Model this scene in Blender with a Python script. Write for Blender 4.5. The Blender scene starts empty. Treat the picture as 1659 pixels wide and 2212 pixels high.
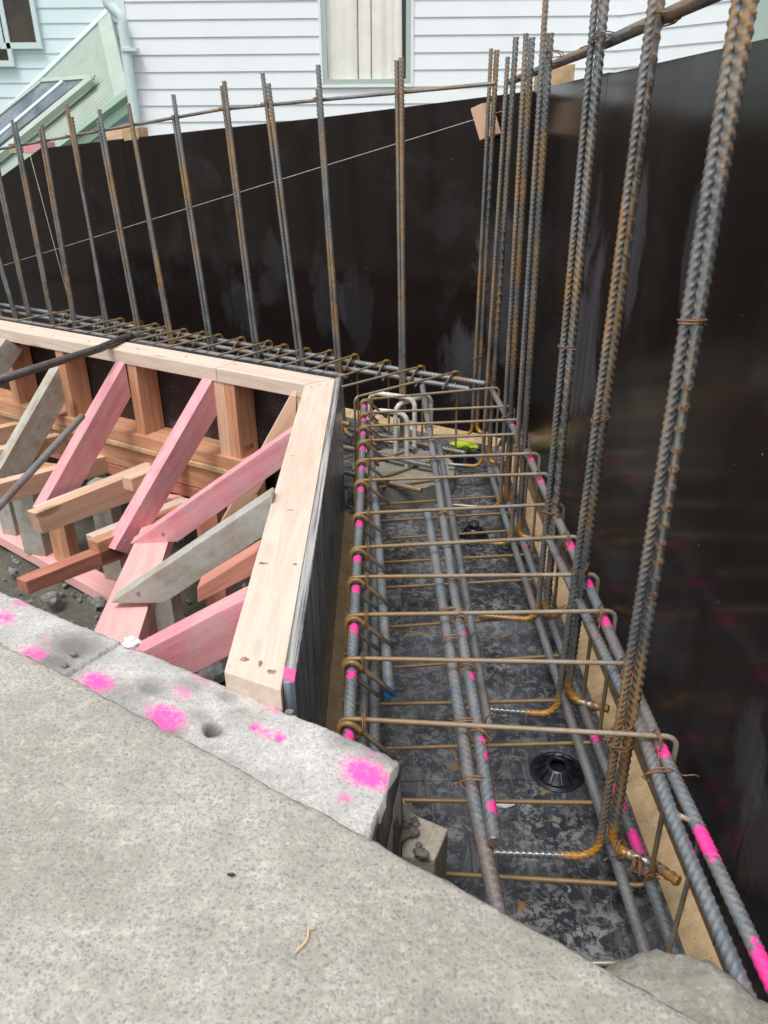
import bpy, bmesh, math, random
import numpy as np
from mathutils import Vector, Matrix, noise as mnoise

random.seed(7); RNG = np.random.default_rng(7)
scn = bpy.context.scene
COL = scn.collection

# ------------------------------------------------------------------ camera
F = 1700.0; PX, PY = 829.5, 1106.0            # focal length and centre, in survey pixels (1659 x 2212)
def _n(v): v = np.array(v, float); return v/np.linalg.norm(v)
_Y = _n((820-PX, 265-PY, F)); _D = np.array((862-PX, 3436.0, F)); _D = _n(_D-_Y*np.dot(_D, _Y)); _Z = -_D; _X = np.cross(_Y, _Z)
M = np.array([_X, _Y, _Z])
cam_d = bpy.data.cameras.new('camera'); cam = bpy.data.objects.new('camera', cam_d); COL.objects.link(cam); scn.camera = cam
cx, cy, cz = M[:, 0], -M[:, 1], -M[:, 2]
cam.matrix_world = Matrix(((cx[0], cy[0], cz[0], 0), (cx[1], cy[1], cz[1], 0), (cx[2], cy[2], cz[2], 0), (0, 0, 0, 1)))
cam_d.sensor_fit = 'VERTICAL'; cam_d.sensor_height = 36.0; cam_d.lens = F/2212*36.0
cam_d.clip_start = 0.02; cam_d.clip_end = 400
cam_d.dof.use_dof = True; cam_d.dof.focus_distance = 1.75; cam_d.dof.aperture_fstop = 12.0
scn.render.resolution_x = 768; scn.render.resolution_y = 1024

# ------------------------------------------------------------------ light
w = bpy.data.worlds.new('World'); scn.world = w; w.use_nodes = True
nt = w.node_tree; nt.nodes.clear()
sky = nt.nodes.new('ShaderNodeTexSky'); sky.sky_type = 'NISHITA'; sky.sun_disc = False
SUN_EL, SUN_AZ = math.radians(66), math.radians(205)
sky.sun_elevation = SUN_EL; sky.sun_rotation = SUN_AZ; sky.dust_density = 4.0; sky.air_density = 1.0
hs = nt.nodes.new('ShaderNodeHueSaturation'); hs.inputs['Saturation'].default_value = 0.18
bg = nt.nodes.new('ShaderNodeBackground'); bg.inputs['Strength'].default_value = 0.125
wo = nt.nodes.new('ShaderNodeOutputWorld')
nt.links.new(sky.outputs[0], hs.inputs['Color']); nt.links.new(hs.outputs[0], bg.inputs[0]); nt.links.new(bg.outputs[0], wo.inputs[0])
sl = bpy.data.lights.new('sun', 'SUN'); sl.energy = 1.05; sl.angle = math.radians(16); sl.color = (1, 0.97, 0.93)
so = bpy.data.objects.new('sun', sl); COL.objects.link(so)
sd = Vector((math.sin(SUN_AZ)*math.cos(SUN_EL), math.cos(SUN_AZ)*math.cos(SUN_EL), math.sin(SUN_EL)))
so.rotation_euler = sd.to_track_quat('Z', 'Y').to_euler()
scn.view_settings.view_transform = 'Standard'; scn.view_settings.look = 'None'
scn.view_settings.exposure = 0.74; scn.view_settings.gamma = 1.0
scn.view_settings.use_curve_mapping = False

# ------------------------------------------------------------------ survey helpers: a sighting meets a real plane
def ray(x, y): return M @ np.array([x-PX, y-PY, F])
def on_z(x, y, z): r = ray(x, y); return r*(z/r[2])
def on_x(x, y, X): r = ray(x, y); return r*(X/r[0])
def on_y(x, y, Y): r = ray(x, y); return r*(Y/r[1])
def on_pl(x, y, P0, n): r = ray(x, y); return r*(np.dot(P0, n)/np.dot(r, n))
V3 = lambda *a: np.array(a, float)
BD = V3(-.852, .5236, 0)       # direction of the rear wall, going left
BN = V3(-.5236, -.852, 0)      # its normal, towards the camera
CR = V3(.51, 3.0, 0)           # corner of the two outer walls
def back(t, off, z): p = CR+BD*t+BN*off; return V3(p[0], p[1], z)

# ------------------------------------------------------------------ materials
def mat(name):
    m = bpy.data.materials.new(name); m.use_nodes = True
    n = m.node_tree; n.nodes.clear()
    out = n.nodes.new('ShaderNodeOutputMaterial'); b = n.nodes.new('ShaderNodeBsdfPrincipled')
    n.links.new(b.outputs[0], out.inputs[0]); return m, n, b
class G:
    """little node-graph writer"""
    def __init__(s, nt): s.nt = nt
    def add(s, t, **k):
        n = s.nt.nodes.new(t)
        for a, v in k.items(): setattr(n, a, v)
        return n
    def l(s, a, b): s.nt.links.new(a, b)
    def coord(s, kind='Object', scale=(1, 1, 1)):
        tc = s.add('ShaderNodeTexCoord'); mp = s.add('ShaderNodeMapping'); mp.inputs['Scale'].default_value = scale
        s.l(tc.outputs[kind], mp.inputs[0]); return mp.outputs[0]
    def world(s, scale=(1, 1, 1)):
        g = s.add('ShaderNodeNewGeometry'); mp = s.add('ShaderNodeMapping'); mp.inputs['Scale'].default_value = scale
        s.l(g.outputs['Position'], mp.inputs[0]); return mp.outputs[0]
    def noise(s, vec, scale, detail=4, rough=.55, dist=0):
        n = s.add('ShaderNodeTexNoise'); n.inputs['Scale'].default_value = scale; n.inputs['Detail'].default_value = detail
        n.inputs['Roughness'].default_value = rough; n.inputs['Distortion'].default_value = dist; s.l(vec, n.inputs['Vector']); return n.outputs[0]
    def voro(s, vec, scale, feature='F1', out='Distance'):
        n = s.add('ShaderNodeTexVoronoi'); n.feature = feature; n.inputs['Scale'].default_value = scale; s.l(vec, n.inputs['Vector']); return n.outputs[out]
    def ramp(s, f, stops):
        r = s.add('ShaderNodeValToRGB'); e = r.color_ramp.elements
        while len(e) < len(stops): e.new(.5)
        for i, (p, c) in enumerate(stops):
            e[i].position = p; e[i].color = (c, c, c, 1) if isinstance(c, (int, float)) else (*c, 1)
        s.l(f, r.inputs[0]); return r.outputs[0]
    def mix(s, f, a, b, mode='MIX'):
        m = s.add('ShaderNodeMix', data_type='RGBA', blend_type=mode)
        for k, v in ((0, f), (6, a), (7, b)):
            if isinstance(v, (int, float)): m.inputs[k].default_value = v if k == 0 else (v, v, v, 1)
            elif isinstance(v, tuple): m.inputs[k].default_value = (*v, 1)
            else: s.l(v, m.inputs[k])
        return m.outputs[2]
    def math(s, op, a, b=0.0, clamp=False):
        m = s.add('ShaderNodeMath', operation=op, use_clamp=clamp)
        for k, v in ((0, a), (1, b)):
            if isinstance(v, (int, float)): m.inputs[k].default_value = v
            else: s.l(v, m.inputs[k])
        return m.outputs[0]
    def bump(s, h, bs, strength=.3, dist=.002):
        b = s.add('ShaderNodeBump'); b.inputs['Strength'].default_value = strength; b.inputs['Distance'].default_value = dist
        s.l(h, b.inputs['Height']); s.l(b.outputs[0], bs.inputs['Normal'])
    def attr(s, name):
        a = s.add('ShaderNodeAttribute'); a.attribute_name = name; sp = s.add('ShaderNodeSeparateColor'); s.l(a.outputs['Color'], sp.inputs[0]); return sp.outputs
    def rnd(s): return s.add('ShaderNodeObjectInfo').outputs['Random']
    def offs(s, vec):
        """shift the pattern by a per-object random amount"""
        m = s.add('ShaderNodeVectorMath', operation='MULTIPLY_ADD'); cb = s.add('ShaderNodeCombineXYZ'); r = s.rnd()
        for i in range(3): s.l(r, cb.inputs[i])
        m.inputs[1].default_value = (1, 1, 1); s.l(vec, m.inputs[0])
        sc = s.add('ShaderNodeVectorMath', operation='SCALE'); sc.inputs['Scale'].default_value = 37.0; s.l(cb.outputs[0], sc.inputs[0]); s.l(sc.outputs[0], m.inputs[2])
        return m.outputs[0]

def steel(name, base, base2, rust, rust_amt, rib_amt, metal=.55, rough=.48, dust=.0):
    m, n, b = mat(name); g = G(n); v = g.world()
    n1 = g.noise(v, 14, 4); n2 = g.noise(v, 90, 3, .6); n3 = g.noise(v, 5, 3); n4 = g.noise(v, 260, 2)
    at = g.attr('wear')
    c = g.mix(g.ramp(n1, [(.35, 0), (.65, 1)]), base, base2)
    c = g.mix(g.math('MULTIPLY', g.ramp(n4, [(.5, 0), (.75, 1)]), .55), c, (.34, .37, .38))
    if dust: c = g.mix(g.math('MULTIPLY', g.ramp(n2, [(.42, 0), (.62, 1)]), dust), c, (.42, .42, .40))
    rm = g.math('MULTIPLY', g.ramp(n2, [(.45, 0), (.62, 1)]), rust_amt)
    ribm = g.math('MULTIPLY', g.math('MULTIPLY', g.ramp(at[0], [(.02, 0), (.25, 1), (.75, .85), (1.0, .30)]), g.ramp(n3, [(.44, .16), (.64, .95)])), rib_amt)
    mask = g.math('MAXIMUM', g.math('MAXIMUM', rm, ribm), g.math('MULTIPLY', at[2], g.ramp(n2, [(.2, .8), (.6, 1)])))
    rc = g.mix(g.ramp(n2, [(.3, 0), (.7, 1)]), tuple(x*.55 for x in rust), rust)
    c = g.mix(g.math('MULTIPLY', g.math('SUBTRACT', 1.0, at[0], True), .35 if rib_amt else 0), c, tuple(x*.45 for x in base))
    c = g.mix(g.math('MINIMUM', mask, 1.0), c, rc)
    pm = g.ramp(g.math('ADD', at[1], g.math('MULTIPLY', g.math('SUBTRACT', n2, .5), 1.7)), [(.42, 0), (.60, .95)])
    c = g.mix(pm, c, (.95, .045, .33))
    g.l(c, b.inputs['Base Color'])
    g.l(g.math('MULTIPLY', g.math('SUBTRACT', 1.0, g.math('MAXIMUM', mask, pm), True), metal), b.inputs['Metallic'])
    g.l(g.ramp(n1, [(.3, rough-.1), (.7, rough+.14)]), b.inputs['Roughness'])
    g.bump(n4, b, .35, .0006); return m

def wood(name, light, dark, stain=None, stain_amt=0.0, rough=.7, speck=0.25, grain=.5):
    m, n, b = mat(name); g = G(n)
    v = g.offs(g.coord('Object', (1.4, 14, 14))); v2 = g.offs(g.coord('Object', (1, 1, 1)))
    gr = g.noise(v, 2.2, 6, .6, 1.2); fine = g.noise(g.offs(g.coord('Object', (6, 160, 160))), 1.5, 3); blot = g.noise(v2, 9, 4)
    c = g.mix(g.ramp(gr, [(.38, 0), (.62, 1)]), light, dark)
    c = g.mix(g.math('MULTIPLY', g.ramp(fine, [(.45, 0), (.7, 1)]), grain*.5), c, tuple(x*.7 for x in dark))
    wv = g.add('ShaderNodeTexWave', wave_type='RINGS', rings_direction='X'); wv.inputs['Scale'].default_value = 9; wv.inputs['Distortion'].default_value = 5
    wv.inputs['Detail'].default_value = 2; g.l(g.offs(g.coord('Object', (.35, 1, 1))), wv.inputs['Vector'])
    c = g.mix(g.math('MULTIPLY', g.ramp(wv.outputs[1], [(.55, 0), (.95, 1)]), grain*.28), c, tuple(x*.62 for x in dark))
    c = g.mix(g.math('MULTIPLY', g.ramp(blot, [(.5, 0), (.72, 1)]), .35), c, tuple(min(1, x*.75+.03) for x in light))
    kn = g.voro(g.offs(g.coord('Object', (2.2, 7, 7))), 1.0)
    c = g.mix(g.math('MULTIPLY', g.ramp(kn, [(.07, 1), (.13, 0)]), .75), c, tuple(x*.42 for x in dark))
    sp = g.noise(v2, 210, 2); spm = g.math('MULTIPLY', g.ramp(sp, [(.66, 0), (.72, 1)]), speck)
    c = g.mix(spm, c, (.12, .10, .09))
    if stain:
        sn = g.noise(v2, 13, 6, .65); c = g.mix(g.math('MULTIPLY', g.ramp(sn, [(.36, 0), (.58, 1)]), stain_amt), c, stain)
        s2 = g.noise(v2, 55, 4, .7); c = g.mix(g.math('MULTIPLY', g.ramp(s2, [(.5, 0), (.66, 1)]), stain_amt*.5), c, tuple(x*.62 for x in stain))
    g.l(c, b.inputs['Base Color']); b.inputs['Roughness'].default_value = rough; b.inputs['Specular IOR Level'].default_value = .3
    g.bump(g.mix(.5, fine, g.noise(v2, 40, 4)), b, .35, .0012); return m

def ply_face(name, scuff, splash=0.0, speck=0.0, tint=(.0125, .0088, .008), rough=.11, patches=()):
    m, n, b = mat(name); g = G(n); v = g.world()
    big = g.noise(v, 2.1, 3, .5, .6); mid = g.noise(v, 9, 6, .65); vert = g.noise(g.world((38, 38, 2.2)), 1.6, 4, .6)
    smear = g.math('MULTIPLY', g.ramp(big, [(.54, 0), (.62, 1)]), g.ramp(mid, [(.42, 0), (.6, 1)]))
    fine = g.noise(v, 420, 2)
    smear = g.math('MULTIPLY', smear, g.ramp(fine, [(.3, .45), (.7, 1)]))
    strk = g.math('MULTIPLY', g.ramp(vert, [(.63, 0), (.78, 1)]), g.ramp(big, [(.45, 0), (.6, 1)]))
    sm = g.math('MULTIPLY', g.math('MAXIMUM', smear, g.math('MULTIPLY', strk, .6)), scuff)
    c = g.mix(sm, tint, (.10, .10, .11))
    dots = g.voro(v, 55); dn = g.noise(v, 30, 2)
    dm = g.math('MULTIPLY', g.ramp(dots, [(.05, 1), (.085, 0)]), g.ramp(dn, [(.62, 0), (.66, 1)]))
    c = g.mix(g.math('MULTIPLY', dm, .8 if not speck else 1.0), c, (.55, .53, .50))
    if speck:
        d2 = g.voro(v, 120); c = g.mix(g.math('MULTIPLY', g.math('MULTIPLY', g.ramp(d2, [(.16, 1), (.26, 0)]), g.ramp(mid, [(.45, 0), (.6, 1)])), speck), c, (.42, .41, .40))
    rr = g.math('ADD', rough, g.math('MULTIPLY', sm, .42))
    if splash:
        s1 = g.noise(v, 46, 8, .78, .5); s2 = g.noise(v, 9, 4); s3 = g.voro(v, 70, 'SMOOTH_F1')
        mk = g.math('MULTIPLY', g.ramp(s1, [(.49, 0), (.57, 1)]), g.ramp(s2, [(.36, .18), (.62, 1)]))
        mk2 = g.math('MULTIPLY', g.ramp(g.noise(g.world((60, 8, 30)), 1.2, 5, .6, .8), [(.55, 0), (.7, 1)]), .5)
        mk3 = g.math('MULTIPLY', g.ramp(s3, [(.10, 1), (.17, 0)]), g.ramp(g.noise(v, 17, 2), [(.5, 0), (.56, 1)]))
        mk = g.math('MINIMUM', g.math('MAXIMUM', g.math('MAXIMUM', mk, mk2), mk3), 1.0)
        mk = g.math('MULTIPLY', mk, splash)
        c = g.mix(mk, g.mix(g.ramp(g.noise(v, 5, 4), [(.4, 0), (.62, 1)]), c, (.085, .092, .105)), (.36, .36, .35))
        rs = g.math('MULTIPLY', g.ramp(g.noise(v, 11, 4, .6, 1), [(.64, 0), (.70, 1)]), .8)
        c = g.mix(rs, c, (.33, .19, .055)); rr = g.math('ADD', rr, g.math('MULTIPLY', g.math('MAXIMUM', mk, rs), .5))
        g.bump(s1, b, .25, .001)
    else: g.bump(g.noise(g.world((1, 1, .3)), 9, 3), b, .05, .002)
    for pc_, sc_, rad_, k_ in patches:
        vs_ = g.add('ShaderNodeVectorMath', operation='DISTANCE'); mp = g.world((sc_[0], sc_[1], sc_[2])); g.l(mp, vs_.inputs[0]); vs_.inputs[1].default_value = tuple(pc_[i]*sc_[i] for i in range(3))
        dd_ = g.math('ADD', g.math('DIVIDE', vs_.outputs['Value'], rad_), g.math('MULTIPLY', g.math('SUBTRACT', g.noise(g.world((1, 1, .6)), 6, 5, .6, .8), .5), 2.6))
        pm_ = g.math('MULTIPLY', g.ramp(dd_, [(.55, 1), (.85, 0)]), g.math('MULTIPLY', g.ramp(g.noise(v, 300, 3, .7), [(.3, .4), (.7, 1)]), k_))
        c = g.mix(g.math('MULTIPLY', pm_, g.ramp(g.noise(g.world((30, 30, 3)), 1.0, 5, .7), [(.3, .35), (.65, 1)])), c, (.15, .155, .18)); rr = g.math('ADD', rr, g.math('MULTIPLY', pm_, .5))
    g.l(c, b.inputs['Base Color']); g.l(g.math('MINIMUM', rr, .9), b.inputs['Roughness']); b.inputs['Specular IOR Level'].default_value = .42
    return m

def plain(name, col, rough=.5, metal=0.0, var=.12, scale=30, bump=.0, spec=.5):
    m, n, b = mat(name); g = G(n); v = g.world(); q = g.noise(v, scale, 4)
    c = g.mix(g.math('MULTIPLY', g.ramp(q, [(.35, 0), (.65, 1)]), 1.0), tuple(x*(1-var) for x in col), tuple(min(1, x*(1+var)) for x in col))
    g.l(c, b.inputs['Base Color']); b.inputs['Roughness'].default_value = rough; b.inputs['Metallic'].default_value = metal
    b.inputs['Specular IOR Level'].default_value = spec
    if bump: g.bump(q, b, bump, .003)
    return m

def concrete(name, base, dark, agg=.5, pink=False, rough=.85, scale=1.0, bump=.5):
    m, n, b = mat(name); g = G(n); v = g.world()
    dv = g.add('ShaderNodeVectorMath', operation='ADD'); nz = g.add('ShaderNodeTexNoise'); nz.inputs['Scale'].default_value = 90; nz.inputs['Detail'].default_value = 3
    g.l(v, nz.inputs['Vector']); sc = g.add('ShaderNodeVectorMath', operation='SCALE'); sc.inputs['Scale'].default_value = .010
    g.l(nz.outputs['Color'], sc.inputs[0]); g.l(v, dv.inputs[0]); g.l(sc.outputs[0], dv.inputs[1]); w_ = dv.outputs[0]
    big = g.noise(v, 3.2, 5, .6); mid = g.noise(v, 22, 5, .6); fine = g.noise(v, 300, 3, .6)
    c = g.mix(g.ramp(big, [(.35, 0), (.68, 1)]), base, dark)
    gr_ = g.noise(v, 150, 6, .85); c = g.mix(g.math('MULTIPLY', g.ramp(gr_, [(.42, 0), (.60, 1)]), .55), c, tuple(x*.58 for x in dark))
    c = g.mix(g.math('MULTIPLY', g.ramp(g.noise(v, 95, 5, .8), [(.52, 0), (.66, 1)]), .5), c, tuple(min(1, x*1.35) for x in base))
    c = g.mix(g.math('MULTIPLY', g.ramp(g.noise(g.world((3, 26, 8)), 1.6, 5, .65, .5), [(.52, 0), (.68, 1)]), .28), c, tuple(min(1, x*1.25) for x in base))
    c = g.mix(g.math('MULTIPLY', g.ramp(mid, [(.4, 0), (.62, 1)]), .45), c, tuple(x*.82 for x in dark))
    vs = g.add('ShaderNodeTexVoronoi'); vs.inputs['Scale'].default_value = 175*scale; g.l(w_, vs.inputs['Vector'])
    sel = g.add('ShaderNodeSeparateColor'); g.l(vs.outputs['Color'], sel.inputs[0])
    stone = g.math('MULTIPLY', g.ramp(vs.outputs['Distance'], [(.20, 1), (.46, 0)]), g.ramp(sel.outputs[0], [(.42, 0), (.46, 1)]))
    sc_ = g.mix(g.ramp(sel.outputs[1], [(.3, 0), (.7, 1)]), (.17, .18, .18), (.28, .27, .245))
    c = g.mix(g.math('MULTIPLY', g.math('MULTIPLY', stone, agg), g.ramp(mid, [(.3, .6), (.6, 1)])), c, sc_)
    vb = g.add('ShaderNodeTexVoronoi'); vb.inputs['Scale'].default_value = 62*scale; g.l(w_, vb.inputs['Vector'])
    s2 = g.add('ShaderNodeSeparateColor'); g.l(vb.outputs['Color'], s2.inputs[0])
    c = g.mix(g.math('MULTIPLY', g.math('MULTIPLY', g.ramp(vb.outputs['Distance'], [(.22, 1), (.30, 0)]), g.ramp(s2.outputs[0], [(.88, 0), (.90, 1)])), agg), c,
              g.mix(g.ramp(s2.outputs[1], [(.4, 0), (.6, 1)]), (.20, .24, .25), (.42, .41, .37)))
    vt = g.add('ShaderNodeTexVoronoi'); vt.inputs['Scale'].default_value = 260*scale; g.l(w_, vt.inputs['Vector'])
    s3 = g.add('ShaderNodeSeparateColor'); g.l(vt.outputs['Color'], s3.inputs[0])
    c = g.mix(g.math('MULTIPLY', g.math('MULTIPLY', g.ramp(vt.outputs['Distance'], [(.3, 1), (.42, 0)]), g.ramp(s3.outputs[0], [(.45, 0), (.47, 1)])), agg*.85), c, (.17, .17, .165))
    if pink:
        at = g.attr('wear'); pn = g.noise(v, 130, 5, .7)
        pm = g.ramp(g.math('ADD', at[1], g.math('MULTIPLY', g.math('SUBTRACT', pn, .5), 1.9)), [(.35, 0), (1.0, 1)])
        c = g.mix(at[0], c, (.16, .15, .135)); c = g.mix(pm, c, (.90, .12, .45)); c = g.mix(at[2], c, (.75, .70, .2))
    g.l(c, b.inputs['Base Color']); b.inputs['Roughness'].default_value = rough; b.inputs['Specular IOR Level'].default_value = .3
    h = g.math('ADD', g.math('MULTIPLY', mid, .6), g.math('ADD', g.math('MULTIPLY', fine, .3), g.math('MULTIPLY', stone, .25)))
    g.bump(h, b, bump, .004); return m

PATCH = [(on_x(1262, 760, .51), (1, 1, .42), .15, .75), (on_x(1285, 480, .51), (1, 1, .35), .05, .4), (on_x(1500, 520, .51), (1, 1, .3), .05, .4), (on_x(1620, 1620, .51), (1, 1, .6), .07, .5),
         (on_x(1640, 1850, .51), (1, 1, .6), .09, .4), (on_x(1370, 560, .51), (1, 1, .3), .05, .6)]
PATCH += [(on_pl(x, y, CR, BN), (1, 1, sz), r_, k_) for x, y, sz, r_, k_ in [(515, 650, .6, .12, .2), (700, 640, .5, .11, .2), (590, 600, .4, .09, .2), (1010, 800, .7, .14, .45), (770, 660, .4, .09, .15), (1090, 640, .4, .12, .5)]]
MT = dict(
 bar=steel('ribbed_bar_steel', (.20, .24, .265), (.32, .37, .40), (.52, .25, .03), .10, .95, metal=.7, rough=.28),
 rail=steel('dusty_bar_steel', (.20, .26, .30), (.31, .37, .41), (.28, .12, .05), .16, .8, metal=.5, rough=.38, dust=.42),
 link=steel('plain_link_steel', (.27, .235, .19), (.38, .34, .29), (.28, .16, .04), .7, .0, metal=.25, rough=.42),
 wire=steel('rusty_tie_wire', (.16, .09, .045), (.22, .13, .06), (.33, .12, .03), .8, 0, metal=.3, rough=.5),
 pinch=steel('pinch_bar_steel', (.05, .047, .045), (.10, .093, .09), (.13, .075, .04), .4, 0, metal=.5, rough=.5),
 whitebar=plain('cement_coated_bar', (.62, .60, .56), .8, var=.2, scale=60, bump=.4),
 pale=wood('pale_pine', (.70, .59, .50), (.62, .49, .39), speck=.35, grain=.35),
 peach=wood('peach_pine', (.76, .52, .38), (.66, .42, .28), speck=.4),
 orange=wood('orange_pine', (.66, .37, .23), (.50, .24, .13), speck=.3, grain=.8),
 red=wood('red_stained_pine', (.60, .27, .20), (.46, .18, .12), speck=.3, grain=.7),
 pink=wood('pink_treated_pine', (.80, .33, .38), (.74, .24, .30), (.58, .46, .42), .42, speck=.4, grain=1.0),
 lpink=wood('light_pink_pine', (.86, .50, .47), (.80, .42, .40), speck=.25, grain=.4),
 grey=wood('cement_coated_timber', (.42, .36, .28), (.30, .26, .20), (.44, .44, .41), .9, rough=.85, speck=.2),
 kick=wood('batten_timber', (.66, .48, .28), (.55, .38, .20), (.17, .14, .10), .35, speck=.8),
 ply_wall=ply_face('black_film_ply', .16, rough=.17, patches=PATCH),
 ply_floor=ply_face('splashed_black_ply', .3, splash=.6, tint=(.026, .028, .036), rough=.22),
 ply_inner=ply_face('speckled_black_ply', .8, speck=.55, tint=(.022, .018, .018), rough=.32),
 ply_side=ply_face('scraped_black_ply', 1.3, tint=(.035, .038, .045), rough=.2),
 slab=concrete('weathered_slab_concrete', (.50, .48, .43), (.34, .32, .275), agg=.62, pink=True),
 ledge=concrete('ground_ledge_concrete', (.63, .62, .60), (.47, .46, .44), agg=.40, pink=True),
 rough_conc=concrete('broken_concrete', (.20, .185, .16), (.12, .11, .095), agg=.5, bump=.9),
 block_conc=concrete('offcut_concrete', (.42, .37, .30), (.32, .28, .22), agg=.4),
 haunch=concrete('trowelled_concrete', (.42, .41, .37), (.24, .225, .18), agg=.15, rough=.6),
 pile=concrete('pile_concrete', (.34, .325, .28), (.25, .24, .20), agg=.5, bump=1.0),
 soil=concrete('muddy_soil', (.15, .14, .11), (.085, .08, .062), agg=.3, bump=1.2),
 board=plain('white_weatherboard', (.78, .83, .85), .5, var=.02, scale=3),
 aqua=plain('pale_aqua_weatherboard', (.64, .77, .79), .5, var=.02, scale=3),
 trim=plain('white_painted_trim', (.78, .81, .82), .45, var=.02),
 gtrim=plain('sage_green_frame', (.40, .50, .45), .45, var=.03),
 groof=plain('pale_green_roof_steel', (.40, .475, .41), .45, var=.06, scale=5),
 gdark=plain('green_gutter_steel', (.26, .38, .29), .4, var=.06),
 pipe=plain('pale_blue_downpipe', (.58, .70, .71), .4, var=.03),
 curtain=plain('cream_curtain', (.88, .87, .80), .9, var=.04, scale=9),
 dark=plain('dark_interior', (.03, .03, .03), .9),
 sglass=plain('skylight_glass', (.16, .19, .22), .08, var=.3, scale=4, spec=.7),  # grey-blue base colour stands in for reflected sky
 dglass=plain('dark_window_glass', (.035, .028, .018), .06, var=.5, scale=4, spec=.6),
 plastic=plain('black_chair_plastic', (.014, .016, .022), .3, var=.3, scale=80),
 lime=plain('lime_glove_knit', (.42, .62, .02), .7, var=.25, scale=160, bump=.6),
 black=plain('black_rubber', (.02, .02, .02), .6),
 white=plain('white_scrap', (.80, .79, .76), .7, var=.08, scale=50),
 blue=plain('blue_bar_cap', (.01, .16, .48), .4, var=.25, scale=120),
 string=plain('pale_string', (.62, .60, .50), .8),
 stone=plain('grey_stone', (.20, .20, .20), .8, var=.3, scale=60, bump=.5),
 twig=plain('dry_wood_sliver', (.60, .42, .25), .8, var=.2),
 spray=plain('pink_spray_paint', (.88, .10, .30), .6, var=.25, scale=90),
 knot=plain('dark_knot', (.30, .20, .13), .8, var=.5, scale=120),
 ink=plain('black_stencil_ink', (.05, .03, .03), .7),
)
def edge_mat():      # white/grey scraped laminated ply edge
    m, n, b = mat('ply_edge_layers'); g = G(n)
    l = g.noise(g.world((6, 6, 6)), 30, 5, .7); s = g.noise(g.world((260, 3, 60)), 1.0, 4, .6)
    c = g.mix(g.ramp(s, [(.42, 0), (.58, 1)]), (.07, .075, .085), (.46, .45, .43)); c = g.mix(g.math('MULTIPLY', g.ramp(l, [(.45, 0), (.65, 1)]), .5), c, (.25, .25, .26))
    g.l(c, b.inputs['Base Color']); b.inputs['Roughness'].default_value = .75; return m
MT['edge'] = edge_mat()
def side_mat():  # pale blue streaks: scratches plus a bluish reflected sheen put into the colour
    m, n, b = mat('worn_sheen_side_ply'); g = G(n)
    a = g.noise(g.world((40, 40, 2.0)), 1.3, 5, .6, .4); q = g.noise(g.world((1, 1, 1)), 4, 4); f = g.noise(g.world((200, 200, 8)), 1.0, 3)
    k = g.math('MULTIPLY', g.ramp(a, [(.36, 0), (.62, 1)]), g.ramp(q, [(.3, .25), (.6, 1)]))
    k = g.math('MULTIPLY', k, g.ramp(f, [(.3, .5), (.6, 1)]))
    g.l(g.mix(k, (.02, .021, .025), (.36, .42, .50)), b.inputs['Base Color']); g.l(g.math('ADD', .16, g.math('MULTIPLY', k, .3)), b.inputs['Roughness']); return m
MT['ply_side'] = side_mat()
def glass_mat():
    m = bpy.data.materials.new('window_glass'); m.use_nodes = True; n = m.node_tree; n.nodes.clear(); g = G(n)
    o = g.add('ShaderNodeOutputMaterial'); mx = g.add('ShaderNodeMixShader'); t = g.add('ShaderNodeBsdfTransparent'); gl = g.add('ShaderNodeBsdfGlossy')
    gl.inputs['Roughness'].default_value = .02; lw_ = g.add('ShaderNodeLayerWeight'); lw_.inputs[0].default_value = .5; fq = g.math('ADD', g.math('MULTIPLY', g.math('POWER', lw_.outputs['Facing'], 4.0), .6), .04)
    g.l(fq, mx.inputs[0]); g.l(t.outputs[0], mx.inputs[1]); g.l(gl.outputs[0], mx.inputs[2]); g.l(mx.outputs[0], o.inputs[0]); return m
MT['glass'] = glass_mat()

# ------------------------------------------------------------------ object helpers
def tag(o, label=None, cat=None, group=None, kind=None):
    if label: o['label'] = label
    if cat: o['category'] = cat
    if group: o['group'] = group
    if kind: o['kind'] = kind
    return o
def empty(name, loc, label, cat, group=None):
    o = bpy.data.objects.new(name, None); o.location = tuple(loc); COL.objects.link(o); o.empty_display_size = .05; return tag(o, label, cat, group)
def link(name, me, m, parent=None, mw=None):
    o = bpy.data.objects.new(name, me); COL.objects.link(o)
    if m is not None: me.materials.append(m)
    if mw is not None: o.matrix_world = mw
    if parent is not None:
        o.parent = parent; pm = parent.matrix_world if parent.type != 'EMPTY' else Matrix.Translation(parent.location)
        base = mw if mw is not None else Matrix.Identity(4)
        o.matrix_parent_inverse = pm.inverted() if parent.type == 'EMPTY' else parent.matrix_basis.inverted()
        o.matrix_basis = base
    return o
def frame(org, x, z):
    x = Vector(x).normalized(); z = Vector(z); z = (z-x*z.dot(x)).normalized(); y = z.cross(x)
    return Matrix(((x.x, y.x, z.x, org[0]), (x.y, y.y, z.y, org[1]), (x.z, y.z, z.z, org[2]), (0, 0, 0, 1)))
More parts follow.
